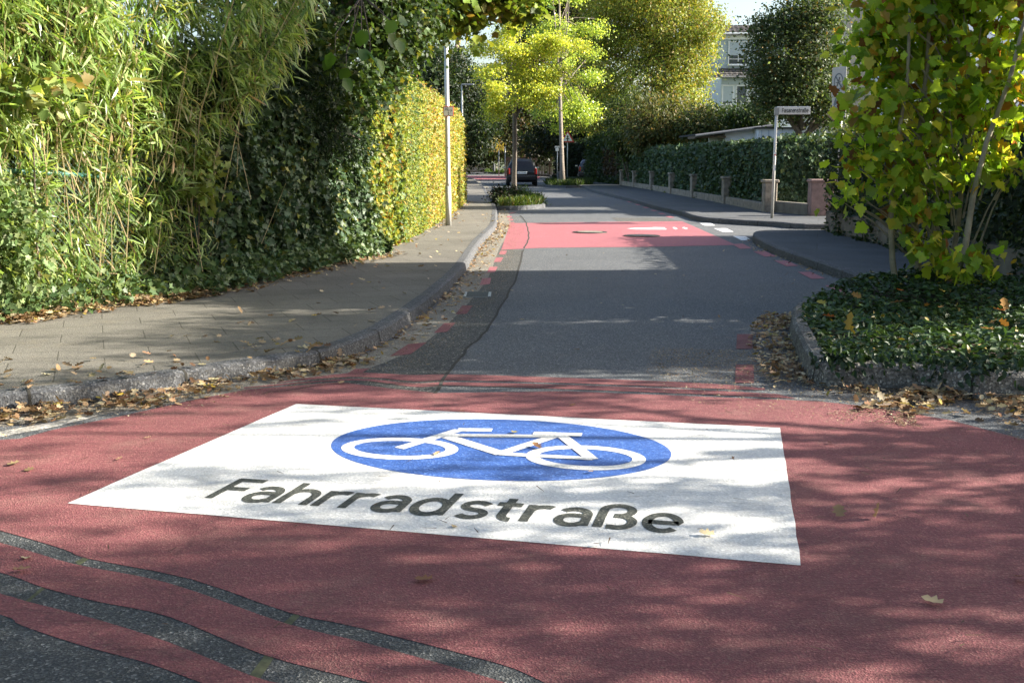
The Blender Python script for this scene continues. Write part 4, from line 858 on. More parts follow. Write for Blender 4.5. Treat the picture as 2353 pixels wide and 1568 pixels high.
for i, (px, py, Y, rx_, ry_, dp, pal, lab, nn_) in enumerate([
    (1520, 270, 56, 85, 55, 2.0, [(3, (.13, .15, .04)), (2, (.2, .2, .07)), (1.5, (.06, .09, .02)), (.6, (.28, .18, .06))], "sumac-like shrub with drooping long leaves above the ivy hedge", 11000),
    (1620, 278, 54, 60, 34, 1.6, [(3, (.05, .08, .02)), (2, (.08, .11, .03)), (.6, (.2, .16, .05))], "darker shrub left of the white house, above the wooden shed", 7000),
    (1450, 265, 60, 60, 60, 2.0, [(3, (.07, .11, .03)), (2, (.11, .15, .04)), (1, (.04, .07, .02))], "grey-green shrub below the huge round tree", 8000),
    (1720, 262, 52, 60, 28, 1.4, [(3, (.035, .07, .02)), (2, (.06, .10, .02))], "dark shrub under the white house windows", 5000)]):
    b_ = P(px, 366, Y); t = thing("shrub", lab, "shrub", (b_[0], Y, 0), "garden shrubs behind the ivy hedge")
    m = MB()
    for k in range(6): m.tube([(b_[0], Y, 0), (b_[0] + random.uniform(-.6, .6), Y, 1.5), P(px + random.uniform(-.7, .7) * rx_, py + random.uniform(-.5, .5) * ry_, Y)], [.05, .03, .01], 6)
    m.build("stems", M['bark'], t)
    crown([B(px, py, Y, rx_, ry_, dp), B(px - rx_ * .4, py + ry_ * .6, Y, rx_ * .6, ry_ * .6, dp * .8), B(px + rx_ * .4, py + ry_ * .7, Y, rx_ * .6, ry_ * .7, dp * .8), B(px, py + ry_ * 1.2, Y, rx_ * .8, ry_ * .5, dp * .7)], nn_, 'quad', .2, .085, pal, .25, 22, .4, droop=.9).build("foliage", M['leaf'], t)
tree("fruit_tree", "round fruit tree with forked trunk behind the Fasanenstraße sign", (8.55, 33.6, 0), P(1830, 190, 33.6), .12,
     [B(1800, 130, 33.6, 85, 80, 1.2), B(1880, 100, 33.6, 60, 90, 1.2), B(1775, 190, 33.6, 50, 55, 1.0), B(1850, 200, 33.6, 100, 60, 1.3), B(1900, 250, 33.6, 40, 50, .8), B(1800, 240, 33.6, 70, 30, .9), B(1810, 50, 33.7, 50, 36, .8), B(1748, 80, 33.7, 26, 46, .5), B(1860, 20, 33.6, 70, 50, 1)],
     34000, 'quad', .095, .06, [(3, (.06, .10, .032)), (2, (.10, .15, .05)), (1.6, (.19, .25, .12)), (.25, (.3, .2, .04))], mat='leaf', clump=.2, per=26, shell=.45)
m = MB()
for a_ in [[(1850, 325), (1795, 250), (1765, 190)], [(1850, 325), (1870, 270), (1925, 225), (1940, 160)], [(1845, 300), (1830, 240), (1835, 150)], [(1850, 310), (1900, 270), (1960, 240)]]:
    m.tube([P(x, y, 33.5) for x, y in a_], [.09] + [.05] * (len(a_) - 2) + [.02], 8)
put("limbs", m.mesh(), M['bark'], bpy.data.objects['fruit_tree'])
# small half-bare tree on the far island
tree("young_street_tree", "small half-bare tree with pale trunk on the far grass island", G(1140, 388, .1)[:2] + (.1,), P(1139, 330, 112), .10,
     [B(1130, 325, 112, 12, 10, .5), B(1142, 335, 112, 14, 9, .6), B(1125, 338, 112, 7, 8, .4)], 700, 'quad', .2, .14, [(2, (.35, .30, .08)), (1, (.3, .2, .06))], 'bark_pale', 'leaf_thin', clump=.25, per=10, shell=.2, ntg=6)

# ------------------------------------------------------------ PLANTED ISLANDS
def island(name, outline, label_bed, h=.12):
    o = smooth_path(outline + [outline[0]], 3); kk = kerb(name, o, 1, h, .12, M['kerb'], 1.0)
    inn = offs(o, .11); m = MB(); m.poly([(x, y, h - .01) for x, y in inn]); struct(m.build("planting_bed", M['soil'])); return inn
i1 = island("island_kerb", [G(1140, 483)[:2], G(1190, 483)[:2], G(1248, 478.5)[:2], G(1252, 474)[:2], (1.15, 38.5), (.9, 40.5), (-.4, 40.2)], "")
i2 = island("island_kerb", [G(1252, 430)[:2], G(1300, 432)[:2], G(1345, 430)[:2], (4.6, 64), (4.6, 70), (2.6, 70), (1.9, 66)], "")
i3 = island("island_kerb", [G(1117, 396)[:2], G(1135, 399.5)[:2], G(1166, 400)[:2], (0.5, 122), (-2.5, 126)], "")
def grassy(name, poly, n, hgt, label, pal, zb=.12):
    pa = np.array(poly); q = np.stack([rng.uniform(pa[:, 0].min(), pa[:, 0].max(), n), rng.uniform(pa[:, 1].min(), pa[:, 1].max(), n)], 1); q = q[in_poly(q, poly)]
    k = len(q); p = np.column_stack([q, np.full(k, zb)]); d = rnd(k, .45) + [0, 0, 1]
    o = Leaves().add('needle', p, d, rnd(k) , hgt * rng.uniform(.5, 1.4, k), hgt * .16, pick(k, pal)).build(name, M['leaf']); tag(o, label, "grass", kind='stuff')
grassy("grass", i2, 5000, .28, "low grass and ground cover on the island with the bollard", [(2, (.05, .09, .02)), (1, (.08, .12, .03))])
grassy("grass", i3, 2500, .35, "bright green grass on the far island", [(2, (.08, .15, .02)), (1, (.12, .2, .03))])
grassy("grass", i1, 4000, .22, "weedy grass on the island around the ginkgo trunk", [(2, (.07, .12, .02)), (1, (.12, .17, .03)), (.5, (.25, .2, .08))])
for lab, bl_, n_, pal, lf, Lz, Wz in [
    ("dark reddish-green rose bush left of the ginkgo trunk on the near island", [B(1158, 460, 36.6, 27, 18, .4), B(1146, 447, 36.8, 17, 15, .3), B(1170, 444, 36.9, 20, 14, .3)], 4200, [(2, (.03, .05, .025)), (1, (.07, .045, .035)), (1, (.05, .09, .03))], 'ovate', .07, .045),
    ("light green feathery bush right of the ginkgo trunk on the near island", [B(1202, 460, 36.8, 22, 18, .35), B(1198, 444, 36.9, 10, 16, .2), B(1224, 464, 36.6, 20, 13, .3)], 4200, [(2, (.10, .17, .03)), (1, (.06, .11, .03))], 'bamboo', .12, .018)]:
    c0 = bl_[0]; t = thing("flowering_shrub", lab, "shrub", (c0[0], c0[1], .12), "shrubs on the near island"); m = MB()
    for b_ in bl_:
        for k in range(4): m.tube([(c0[0], c0[1], .1), (b_[0] + random.uniform(-1, 1) * b_[3], b_[1], b_[2] + random.uniform(0, .8) * b_[5])], [.012, .004], 5)
    m.build("stems", M['bark'], t); crown(bl_, n_, lf, Lz, Wz, pal, .1, 14, .2, droop=-.1).build("foliage", M['leaf'], t)
def bollard(px, py, Y, hpx, wpx, label):
    b_ = P(px, py, Y); s = Y / F; r = wpx * s / 2; h = hpx * s; m = MB(); K = 16
    m.loft([[(b_[0] + q * math.cos(2 * math.pi * i / K), Y + q * math.sin(2 * math.pi * i / K), b_[2] + z) for i in range(K)] for z, q in ((-.15, r), (0, r), (h * .8, r * .9), (h * .95, r * .75), (h, r * .4))])
    tag(m.build("bollard", M['kerb'], loc=(b_[0], Y, b_[2]), smooth=True), label, "bollard", "round-topped stone bollards")
bollard(1284, 416.4, 63, 22, 9, "speckled grey stone bollard beside the taller ginkgo"); bollard(1134.4, 391, 112, 13.5, 5.5, "small pale bollard beside the half-bare tree on the far island")

# ------------------------------------------------------------ LAMPS, SIGNS
def text_part(txt, size, org, ux, uz, parent, mat, name, depth=.002, bold=0.0, width=None):
    me = text_mesh(txt, size, bold); co = mesh_np(me); w_ = co[:, 0].max() - co[:, 0].min(); sx = 1 if width is None else width / w_
    o_, ux, uz = np.array(org), np.array(ux), np.array(uz)
    c0 = (co[:, 0] - co[:, 0].min() - w_ / 2) * sx; co = o_ + c0[:, None] * ux + co[:, 1, None] * uz
    me.vertices.foreach_set("co", co.astype(np.float32).ravel()); me.update(); return put(name, me, mat, parent)
lb = G(1030, 518, .12); lp = thing("lamp_post", "tall grey steel lamp post with hydrant sign in front of the orange hedge", "lamp post", (lb[0], lb[1], .12))
m = MB(); m.tube([(lb[0], lb[1], .1), (lb[0], lb[1], .95)], .062, 16); m.tube([(lb[0], lb[1], .95), (lb[0], lb[1], 1.0), (lb[0] - .03, lb[1], 7.2)], [.062, .05, .036], 16, True); m.build("pole", M['galv'], lp, True)
m = MB(); m.bevbox((lb[0] + .35, lb[1], 7.25), (.9, .22, .1), .02); m.build("lamp_head", M['grey_metal'], lp)
sz = P(1030, 256, lb[1] - .07); m = MB(); m.bevbox((sz[0], sz[1], sz[2]), (.215, .012, .21), .003); pl = m.build("hydrant_sign", M['sign_red'], lp)
m = MB(); m.box((sz[0], sz[1] - .008, sz[2]), (.185, .006, .18)); m.build("sign_face", M['sign_white'], pl)
for tx, dx, dz, s_ in (("50", -.04, .03, .075), ("2", 0, -.075, .075), ("7", .055, -.025, .075)):
    text_part(tx, s_, (sz[0] + dx, sz[1] - .013, sz[2] + dz), (1, 0, 0), (0, 0, 1), pl, M['black'], "lettering")
m = MB(); m.box((sz[0], sz[1] - .012, sz[2] + .022), (.16, .002, .006)); m.box((sz[0], sz[1] - .012, sz[2] - .01), (.006, .002, .06)); m.build("lines", M['black'], pl)
m = MB(); m.tube([(lb[0], lb[1], sz[2] - .05), (lb[0], lb[1], sz[2] - .03)], .05, 14); m.build("clamp", M['grey_metal'], lp); m = MB(); m.tube([(lb[0], lb[1], sz[2] - .75), (lb[0], lb[1], sz[2] - .73)], .05, 14); m.build("clamp", M['grey_metal'], lp)
Y2 = 67; pb = P(1062, 366, Y2); fl_ = thing("street_lamp", "distant slim street lamp rising above the end of the yellow hedge", "street lamp", (pb[0], Y2, 0))
tz = P(1062, 196, Y2)[2]; m = MB(); m.tube([(pb[0], Y2, 0), (pb[0], Y2, tz)], [.07, .05], 10); m.build("pole", M['galv'], fl_, True)
m = MB(); m.bevbox((pb[0] + .32, Y2, tz + .03), (.72, .26, .09), .03); m.build("lamp_head", M['grey_metal'], fl_)
# Fasanenstrasse
sb_ = G(1773, 501, .12); st = thing("street_name_sign", "street name plate Fasanenstraße on a slim grey post", "street sign", (sb_[0], sb_[1], .12))
tp_ = P(1784, 246, sb_[1]); m = MB(); m.tube([sb_, (lerp(sb_[0], tp_[0], .5), sb_[1], lerp(.12, tp_[2], .5)), tp_], .034, 12); m.build("post", M['galv'], st, True)
c_ = P(1823, 254, sb_[1] - .02); m = MB(); m.bevbox((c_[0], c_[1], c_[2]), (.78, .03, .185), .008, -.03); pl = m.build("name_plate", M['sign_grey'], st)
m = MB(); m.box((c_[0] + .42, c_[1] + .42, c_[2] + .02), (.03, .75, .17), -.25); m.build("second_plate", M['sign_back'], st)
m = MB(); m.box((tp_[0], tp_[1], tp_[2] - .1), (.1, .09, .17)); m.build("bracket", M['grey_metal'], st)
TW2 = text_width("Fasanenstra\u00dfe"); stroke_text("Fasanenstra\u00dfe", .15, lambda x, y, k: (c_[0] - .27 + x / TW2 * .60, c_[1] - .030 - .0004 * k - .03 * (x / TW2 - .5), c_[2] - .045 + y * .095), "lettering", M['black'], pl)
for zz2, mt, hh_ in ((1.62, 'sign_white', .09), (1.3, 'sign_white', .14)):
    q = lerp(0, 1, zz2 / tp_[2]); m = MB(); m.box((lerp(sb_[0], tp_[0], q) + .0, sb_[1] - .036, zz2), (.05, .006, hh_)); m.build("sticker", M[mt], st)
m = MB(); m.box((lerp(sb_[0], tp_[0], .58), sb_[1] - .0405, 1.60), (.025, .003, .03)); m.build("sticker", M['sign_red'], st)
# bicycle-zone sign seen edge-on at the side street
Y3 = 27.5; cb_ = P(1931, 300, Y3); bz_ = thing("traffic_sign", "white bicycle street sign pair seen at an angle on its post above the right hedge", "traffic sign", (cb_[0], Y3, .12))
m = MB(); m.tube([(cb_[0], Y3, .1), (cb_[0] - .02, Y3, P(1931, 158, Y3)[2])], .038, 12); m.build("post", M['galv'], bz_, True)
an = R(-74); ca, sa = math.cos(an), math.sin(an)
for k, (yy, hh) in enumerate(((188, .72), (242, .62))):
    q = P(1927, yy, Y3 - .06); m = MB(); m.bevbox((q[0], q[1], q[2]), (.6, .02, hh - .04), .006, an); pl = m.build("sign_plate", M['sign_dull'], bz_)
    nx, ny = sa, -ca; K = 32; rr = .2 if k == 0 else .22; ctr = Vector(q) + Vector((nx, ny, 0)) * .013
    m = MB(); pts = [(ctr.x + math.cos(2 * math.pi * i / K) * rr * ca, ctr.y + math.cos(2 * math.pi * i / K) * rr * sa, ctr.z + math.sin(2 * math.pi * i / K) * rr) for i in range(K)]
    if k: m.poly(pts); m.build("disc", M['slate'], pl)
    else:
        pin = [(ctr.x + (Vector(p_) - ctr).x * .82, ctr.y + (Vector(p_) - ctr).y * .82, ctr.z + (Vector(p_) - ctr).z * .82) for p_ in pts]
        m.add(pts + pin, [(i, (i + 1) % K, K + (i + 1) % K, K + i) for i in range(K)]); m.build("ring", M['slate'], pl)
    m = MB(); c2 = ctr + Vector((nx, ny, 0)) * .004
    def L3(a, b, w_, mb=m):
        a3 = c2 + Vector((ca * a[0], sa * a[0], a[1])); b3 = c2 + Vector((ca * b[0], sa * b[0], b[1])); mb.tube([a3, b3], w_, 5)
    if k == 0: L3((-.13, .13), (.13, -.13), .012); L3((-.05, -.1), (.05, .1), .01); L3((-.11, -.02), (.11, .0), .008)
    else:
        for cx2 in (-.09, .09):
            for i in range(12): L3((cx2 + .055 * math.cos(i * math.pi / 6), -.05 + .055 * math.sin(i * math.pi / 6)), (cx2 + .055 * math.cos((i + 1) * math.pi / 6), -.05 + .055 * math.sin((i + 1) * math.pi / 6)), .006)
        L3((-.09, -.05), (-.03, .06), .007); L3((-.03, .06), (.06, .05), .007); L3((.06, .05), (.09, -.05), .007); L3((-.03, .1), (-.07, .12), .007)
    m.build("symbol", M['sign_white'] if k else M['slate'], pl)
# warning triangle
Y4 = 71; q0 = P(1303, 418, Y4); ts = thing("warning_sign", "red-edged warning triangle with black priority arrow on a thin post", "traffic sign", (q0[0], Y4, .1))
q1 = P(1303, 318, Y4); m = MB(); m.tube([(q0[0], Y4 + .04, 0), (q0[0], Y4 + .04, q1[2] + .35)], .03, 8); m.build("post", M['galv'], ts, True)
s = Y4 / F; hw = 17 / 2 * .172 / .172
def tri(sc_, yo, name, mat, zo=0):
    a = .42 * sc_; c3 = (q0[0], Y4 - yo, q1[2] + .02); pts = [(c3[0] - a, c3[2] - a * .62), (c3[0] + a, c3[2] - a * .62), (c3[0], c3[2] + a * 1.12)]
    m = MB(); m.add([(x, c3[1], z) for x, z in pts] + [(x, c3[1] + .012, z) for x, z in pts], [(0, 1, 2), (5, 4, 3), (0, 3, 4, 1), (1, 4, 5, 2), (2, 5, 3, 0)]); return m.build(name, M[mat], ts)
tri(1, .02, "sign_plate", 'sign_red'); tri(.72, .026, "sign_face", 'sign_white')
m = MB(); m.box((q0[0], Y4 - .032, q1[2] - .03), (.06, .004, .26)); m.box((q0[0], Y4 - .034, q1[2] - .02), (.2, .004, .05)); m.add([(q0[0] - .075, Y4 - .033, q1[2] + .08), (q0[0] + .075, Y4 - .033, q1[2] + .08), (q0[0], Y4 - .033, q1[2] + .2)], [(0, 1, 2)]); m.build("symbol", M['black'], ts)
# second far street name sign with little box
q0 = P(1280, 400, 82); t = thing("street_name_sign", "small distant street name plate above a white box on a thin post", "street sign", (q0[0], 82, 0))
m = MB(); m.tube([(q0[0], 82, 0), (q0[0], 82, P(1280, 337, 82)[2])], .03, 8); m.build("post", M['galv'], t, True)
q1 = P(1283, 337.5, 81.9); m = MB(); m.bevbox((q1[0] + .1, 81.9, q1[2]), (.75, .03, .12), .005); m.build("name_plate", M['sign_grey'], t)
q1 = P(1279.5, 344, 81.9); m = MB(); m.bevbox((q1[0], 81.85, q1[2]), (.22, .1, .2), .01); m.build("box", M['sign_white'], t)
for px, y0_, y1_, Y, lab in ((1160.5, 337, 396, 100, "thin grey pole left of the black car"), (1080, 338, 380, 118, "thin pale pole at the end of the yellow hedge"), (1146, 345, 375, 104, "short thin dark pole beside the half-bare tree")):
    q0 = P(px, y1_, Y); m = MB(); m.tube([(q0[0], Y, 0), (q0[0], Y, P(px, y0_, Y)[2])], .04, 8); m.tube([(q0[0], Y, P(px, y0_, Y)[2]), (q0[0], Y, P(px, y0_, Y)[2] + .03)], .05, 8)
    tag(m.build("pole", M['galv'], loc=(q0[0], Y, 0), smooth=True), lab, "pole")

# ------------------------------------------------------------ CARS
def car(label, loc, rz, paint, plate):
    t = thing("estate_car", label, "car", (0, 0, 0))
    # side profile stations: y (0 = rear), half width, sill z, belt z, roof z, roof half width
    st = [(0.00, .74, .42, .74, .76, .70), (.03, .82, .30, .92, .95, .72), (.10, .85, .27, .98, 1.16, .66), (.22, .86, .25, 1.0, 1.36, .60), (.40, .86, .22, 1.0, 1.47, .58), (.9, .87, .20, .98, 1.50, .58), (1.9, .87, .20, .96, 1.51, .58),
          (2.6, .87, .20, .95, 1.46, .57), (3.0, .86, .20, .95, 1.22, .60), (3.35, .85, .22, .93, .98, .66), (3.9, .83, .24, .86, .89, .66), (4.3, .76, .28, .70, .74, .60), (4.42, .66, .36, .58, .62, .5)]
    rings = []
    for y, hw_, zs, zb_, zr, rw_ in st:
        h = [(hw_ * .92, zs), (hw_, zs + .12), (hw_, zb_ - .1), (hw_ * .97, zb_), (lerp(hw_, rw_, .55), lerp(zb_, zr, .55)), (rw_, zr - .03), (rw_ * .86, zr), (rw_ * .4, zr + .018)]
        rings.append([(x, y, z) for x, z in h] + [(-x, y, z) for x, z in reversed(h)])
    m = MB(); m.loft([r[::-1] for r in rings], True, True); body = m.build("body", M[paint], t, False)
    def quad(pts, name, mat, par=t):
        m = MB(); m.add(pts, [tuple(range(len(pts)))]); return m.build(name, M[mat], par)
    quad([(-.66, .062, 1.0), (.66, .062, 1.0), (.54, .26, 1.385), (-.54, .26, 1.385)], "rear_window", 'glass_dark')
    m = MB(); m.tube([(-.3, .10, 1.0), (.25, .05, 1.04)], .008, 5); m.build("wiper", M['black'], t)
    m = MB(); m.bevbox((0, .0, .44), (1.68, .20, .24), .04); m.build("bumper", M['carpaint'] if paint == 'carpaint' else M['black'], t)
    m = MB(); m.box((0, -.012, .60), (1.5, .03, .012)); m.build("trim_strip", M['grey_metal'], t)
    m = MB(); m.bevbox((0, -.005, .745), (.54, .02, .125), .004); pl = m.build("licence_plate", M['sign_white'], t)
    if plate: text_part(plate, .115, (0, -.018, .705), (1, 0, 0), (0, 0, 1), pl, M['black'], "lettering", width=.44)
    for sx in (-1, 1):
        m = MB(); m.bevbox((sx * .755, .035, .82), (.14, .12, .36), .03); m.build("tail_light", M['taillight'], t)
        y0s = [(.55, 1.5), (1.6, 2.5)]
        for a_, b_ in y0s:
            quad([(sx * .865, a_, 1.02), (sx * .865, b_, 1.0), (sx * .62, b_ - .1, 1.40), (sx * .62, a_ + .05, 1.42)][::sx], "side_window", 'glass_dark')
        m = MB(); m.tube([(sx * .55, .5, 1.54), (sx * .55, 2.3, 1.555)], .015, 6); m.build("roof_rail", M['grey_metal'], t)
        m = MB(); m.bevbox((sx * .99, 2.65, 1.02), (.20, .12, .13), .03); mr = m.build("mirror", M[paint], t); m = MB(); m.box((sx * .99, 2.585, 1.02), (.15, .004, .09)); m.build("mirror_glass", M['chrome'], mr)
        for y in (.72, 3.4):
            K = 20; r = .31; w0, w1 = sx * .68, sx * .875
            m = MB(); m.loft([[(x_, y + rr * math.cos(2 * math.pi * i / K), .31 + rr * math.sin(2 * math.pi * i / K)) for i in range(K)] for x_, rr in ((w0, r * .9), (w0 + sx * .02, r), (w1 - sx * .02, r), (w1, r * .9))]); ty = m.build("wheel", M['rubber'], t, True)
            m = MB(); m.loft([[(x_, y + rr * math.cos(2 * math.pi * i / K), .31 + rr * math.sin(2 * math.pi * i / K)) for i in range(K)] for x_, rr in ((w1 - sx * .01, r * .64), (w1 + sx * .004, r * .6))]); m.build("rim", M['chrome'], ty)
    t.location = loc; t.rotation_euler = (0, 0, rz); return t
car("black estate car seen from behind, driving away between the two ginkgo trees", (G(1199, 427)[0], 64.8, 0), R(1.0), 'carpaint', "OL TH 90")
car("dark car half hidden behind the right-hand hedge, only its rear corner showing", (P(1356, 400, 82)[0], 82, 0), R(-3), 'carpaint2', None)

# ------------------------------------------------------------ HOUSES
def tiles(p0, ux, up, W_, H_, rows, cols, mat, parent, name="roof_tiles"):
    """pantiles on the slope: p0 lower-left, ux along eaves, up along the slope"""
    ux, up = Vector(ux).normalized(), Vector(up).normalized(); nrm = ux.cross(up).normalized()
    if nrm.z < 0: nrm = -nrm
    m = MB(); vs = []; fs = []; nc = cols * 4 + 1
    for r in range(rows):
        for e in (0, 1):
            for c in range(nc):
                h = .035 * (0.5 + .5 * math.cos(2 * math.pi * (c % 4) / 4)) + (.045 if e == 0 else 0.0)
                v = Vector(p0) + ux * (W_ * c / (nc - 1)) + up * (H_ * (r + e) / rows) + nrm * h; vs.append(tuple(v))
        b = r * 2 * nc
        fs += [(b + c, b + c + 1, b + nc + c + 1, b + nc + c) for c in range(nc - 1)]
        if r: fs += [(b - nc + c, b - nc + c + 1, b + c + 1, b + c) for c in range(nc - 1)]
    m.add(vs, fs); return m.build(name, M[mat], parent)
def window(parent, c, w_, h_, d=.06, blind=0.0, bars=False, ang=0.0):
    """window in a wall facing -y"""
    x, y, z = c; m = MB(); f = .07
    for bx_, bz_, bw, bh in ((0, h_ / 2 - f / 2, w_, f), (0, -h_ / 2 + f / 2, w_, f), (-w_ / 2 + f / 2, 0, f, h_ - 2 * f), (w_ / 2 - f / 2, 0, f, h_ - 2 * f)): m.box((x + bx_, y, z + bz_), (bw, d, bh))
    if bars: m.box((x, y - .002, z - h_ * .25), (w_ - 2 * f, d * .6, .04)); m.box((x, y - .004, z - h_ * .25 - .01), (.04, d * .5, h_ * .5 - f))
    wn = m.build("window", M['frame_white'], parent)
    m = MB(); m.box((x, y + .01, z), (w_ - 2 * f, .01, h_ - 2 * f)); m.build("pane", M['pane'], wn)
    if blind: m = MB(); m.box((x, y - .005, z + (h_ - 2 * f) * (1 - blind) / 2), (w_ - 2 * f, .012, (h_ - 2 * f) * blind)); m.build("blind", M['blind'], wn)
    m = MB(); m.box((x, y - .06, z - h_ / 2 - .03), (w_ + .1, .14, .05)); m.build("sill", M['frame_white'], wn)
hb = thing("terraced_house", "white two-storey house with brown pantile roof behind the fruit tree", "house", (P(1780, 366, 80)[0], 80, 0))
Yh = 80; xl = P(1654, 300, Yh)[0]; xr = P(1960, 300, Yh)[0]; z_ = lambda py: P(1700, py, Yh)[2]; xc = (xl + xr) / 2; W_ = xr - xl
m = MB(); m.box((xc, Yh + 4.1, z_(178) / 2), (W_, 8, z_(178))); m.build("wall", M['render_white'], hb)
m = MB(); m.box((xc, Yh + 4.6, (z_(76) + z_(160)) / 2), (W_ - .02, 7.2, z_(76) - z_(160))); m.build("dormer", M['blind'], hb)
m = MB(); m.box((xc, Yh + .96, (z_(77) + z_(88)) / 2), (W_ + .1, .1, z_(77) - z_(88))); m.build("fascia", M['frame_white'], hb)
tiles((xl - .1, Yh + .7, z_(75)), (1, 0, 0), (0, 3.2, 1.35), W_ + .2, 1.95, 6, 26, 'tile', hb)
tiles((xl - .1, Yh - .35, z_(176)), (1, 0, 0), (0, 1.3, .62), W_ + .2, 1.45, 4, 26, 'tile', hb)
m = MB(); m.tube([(xl - .1, Yh + .62, z_(77)), (xr + .1, Yh + .62, z_(77))], .07, 8); m.tube([(xl - .1, Yh - .42, z_(178)), (xr + .1, Yh - .42, z_(178))], .07, 8); m.build("gutter", M['zinc'], hb)
m = MB(); m.box((xc, Yh + .05, (z_(180) + z_(194)) / 2), (W_, .06, z_(180) - z_(194))); m.build("cladding", M['blind'], hb)
for px, wpx in ((1696, 46), (1762, 46), (1840, 46)): 
    q = P(px, 118, Yh + .95); window(hb, (q[0], Yh + .95, (z_(92) + z_(147)) / 2), wpx * Yh / F, z_(92) - z_(147), blind=.6, bars=True)
for px, wpx, bl_ in ((1672, 26, .9), (1704, 26, 0), (1780, 50, .4), (1860, 50, 0)):
    q = P(px, 215, Yh); window(hb, (q[0], Yh + .06, (z_(196) + z_(240)) / 2), wpx * Yh / F, z_(196) - z_(240), blind=bl_)
# shed with mono-pitch roof
Ys = 47; sh = thing("garden_shed", "low white shed with felt roof and wooden eaves just above the ivy hedge", "shed", (P(1690, 366, Ys)[0], Ys, 0))
xA, xB, xC = P(1594, 320, Ys)[0], P(1665, 320, Ys)[0], P(1762, 320, Ys)[0]; zA, zC = P(1594, 308, Ys)[2], P(1762, 285, Ys)[2]
m = MB(); m.add([(xB, Ys, 0), (xC, Ys, 0), (xC, Ys, zC - .1), (xB, Ys, lerp(zA, zC, .42) - .1), (xB, Ys + 4, 0), (xC, Ys + 4, 0), (xC, Ys + 4, zC - .1), (xB, Ys + 4, lerp(zA, zC, .42) - .1)], [(0, 1, 2, 3), (7, 6, 5, 4), (0, 3, 7, 4), (1, 5, 6, 2)]); m.build("wall", M['render_white'], sh)
m = MB(); m.add([(xA, Ys - .3, zA), (xC + .1, Ys - .3, zC), (xC + .1, Ys + 4.2, zC), (xA, Ys + 4.2, zA), (xA, Ys - .3, zA - .07), (xC + .1, Ys - .3, zC - .07), (xC + .1, Ys + 4.2, zC - .07), (xA, Ys + 4.2, zA - .07)], [(0, 1, 2, 3), (7, 6, 5, 4), (0, 4, 5, 1), (1, 5, 6, 2), (3, 2, 6, 7), (0, 3, 7, 4)]); m.build("roof", M['felt'], sh)
m = MB(); m.tube([(xA, Ys - .38, zA - .08), (xC + .1, Ys - .38, zC - .08)], .055, 8); m.build("gutter", M['zinc'], sh)
m = MB()
for i in range(7):
    t_ = i / 7; m.box((lerp(xA, xB, t_) + .05, Ys + .8, lerp(zA, zC, t_ * .42) - .13), (.06, 2.0, .1))
m.box(((xA + xB) / 2, Ys - .2, lerp(zA, zC, .2) - .2), (xB - xA, .05, .07)); m.build("rafters", M['wood'], sh)
m = MB(); m.box(((xA + xB) / 2 + .2, Ys + 1.6, .9), (xB - xA - .4, .06, 1.8)); m.build("back_wall", M['wood'], sh)
m = MB(); m.box((xB + .04, Ys - .04, .9), (.1, .1, 1.9)); m.build("post", M['frame_white'], sh)
for i in range(4): 
    m = MB(); m.box(((xB + xC) / 2, Ys - .012, 1.35 + i * .27), (xC - xB, .02, .25)); m.build("board", M['frame_white'], sh)
gg = thing("garage", "pale blue-white garage wall behind the fruit tree trunk", "garage", (12.2, 46, 0)); m = MB(); m.box((P(1850, 300, 46)[0], 48.2, 1.35), (P(1960, 300, 46)[0] - P(1748, 300, 46)[0], 4, 2.7)); m.build("wall", M['render_white'], gg)
m = MB(); m.box((P(1850, 300, 46)[0], 48.2, 2.73), (P(1960, 300, 46)[0] - P(1748, 300, 46)[0] + .2, 4.2, .06)); m.build("roof", M['felt'], gg)
for i in range(14): m = MB(); m.box((lerp(P(1752, 300, 46)[0], P(1956, 300, 46)[0], i / 13), 46.19, 1.35), (.02, .02, 2.6)); m.build("batten", M['blind'], gg)
# big pale house upper right
hc = thing("rendered_house", "pale rendered house glimpsed through the leaves at upper right", "house", (16, 38, 0))
m = MB(); m.box((18.4, 42, 4.6), (12.5, 8, 9.2)); m.build("wall", M['render_white'], hc)
m = MB(); m.box((11.7, 42.5, 4.2), (.9, 6, 8.4)); m.build("side_wing", M['render_cream'], hc)
m = MB(); m.add([(11.6, 37.6, 9.2), (25, 37.6, 9.2), (25, 46.4, 9.2), (11.6, 46.4, 9.2), (11.6, 42, 12), (25, 42, 12)], [(0, 1, 5, 4), (2, 3, 4, 5), (0, 4, 3), (1, 2, 5), (3, 2, 1, 0)]); m.build("roof", M['tile'], hc)
for x_ in (14.2, 17.0, 20.2):
    for zc in (2.2, 5.0, 7.6): window(hc, (x_, 37.97, zc), 1.5, 1.4, blind=.3 if x_ > 15 else 0)
# far wooden fence and low hedge
wf = thing("wooden_fence", "tall brown board fence in shade behind the black car", "fence", (1.5, 101, 0))
m = MB()
for i in range(60): m.box((lerp(-0.6, 7.2, i / 59), 101 + random.uniform(-.01, .01), .85), (.115, .025, 1.7 + random.uniform(-.03, .03)))
m.build("boards", M['wood'], wf)
for i in range(5): m = MB(); m.box((lerp(-0.6, 7.2, i / 4), 100.9, .9), (.12, .12, 1.85)); m.build("post", M['wood'], wf)
wf = thing("picket_fence", "low weathered board fence at the far bend, left of the island", "fence", (-6, 128, 0)); m = MB()
for i in range(60): m.box((lerp(-9.5, -2.2, i / 59), 130, .5), (.11, .03, 1.0))
m.build("boards", M['wood'], wf)

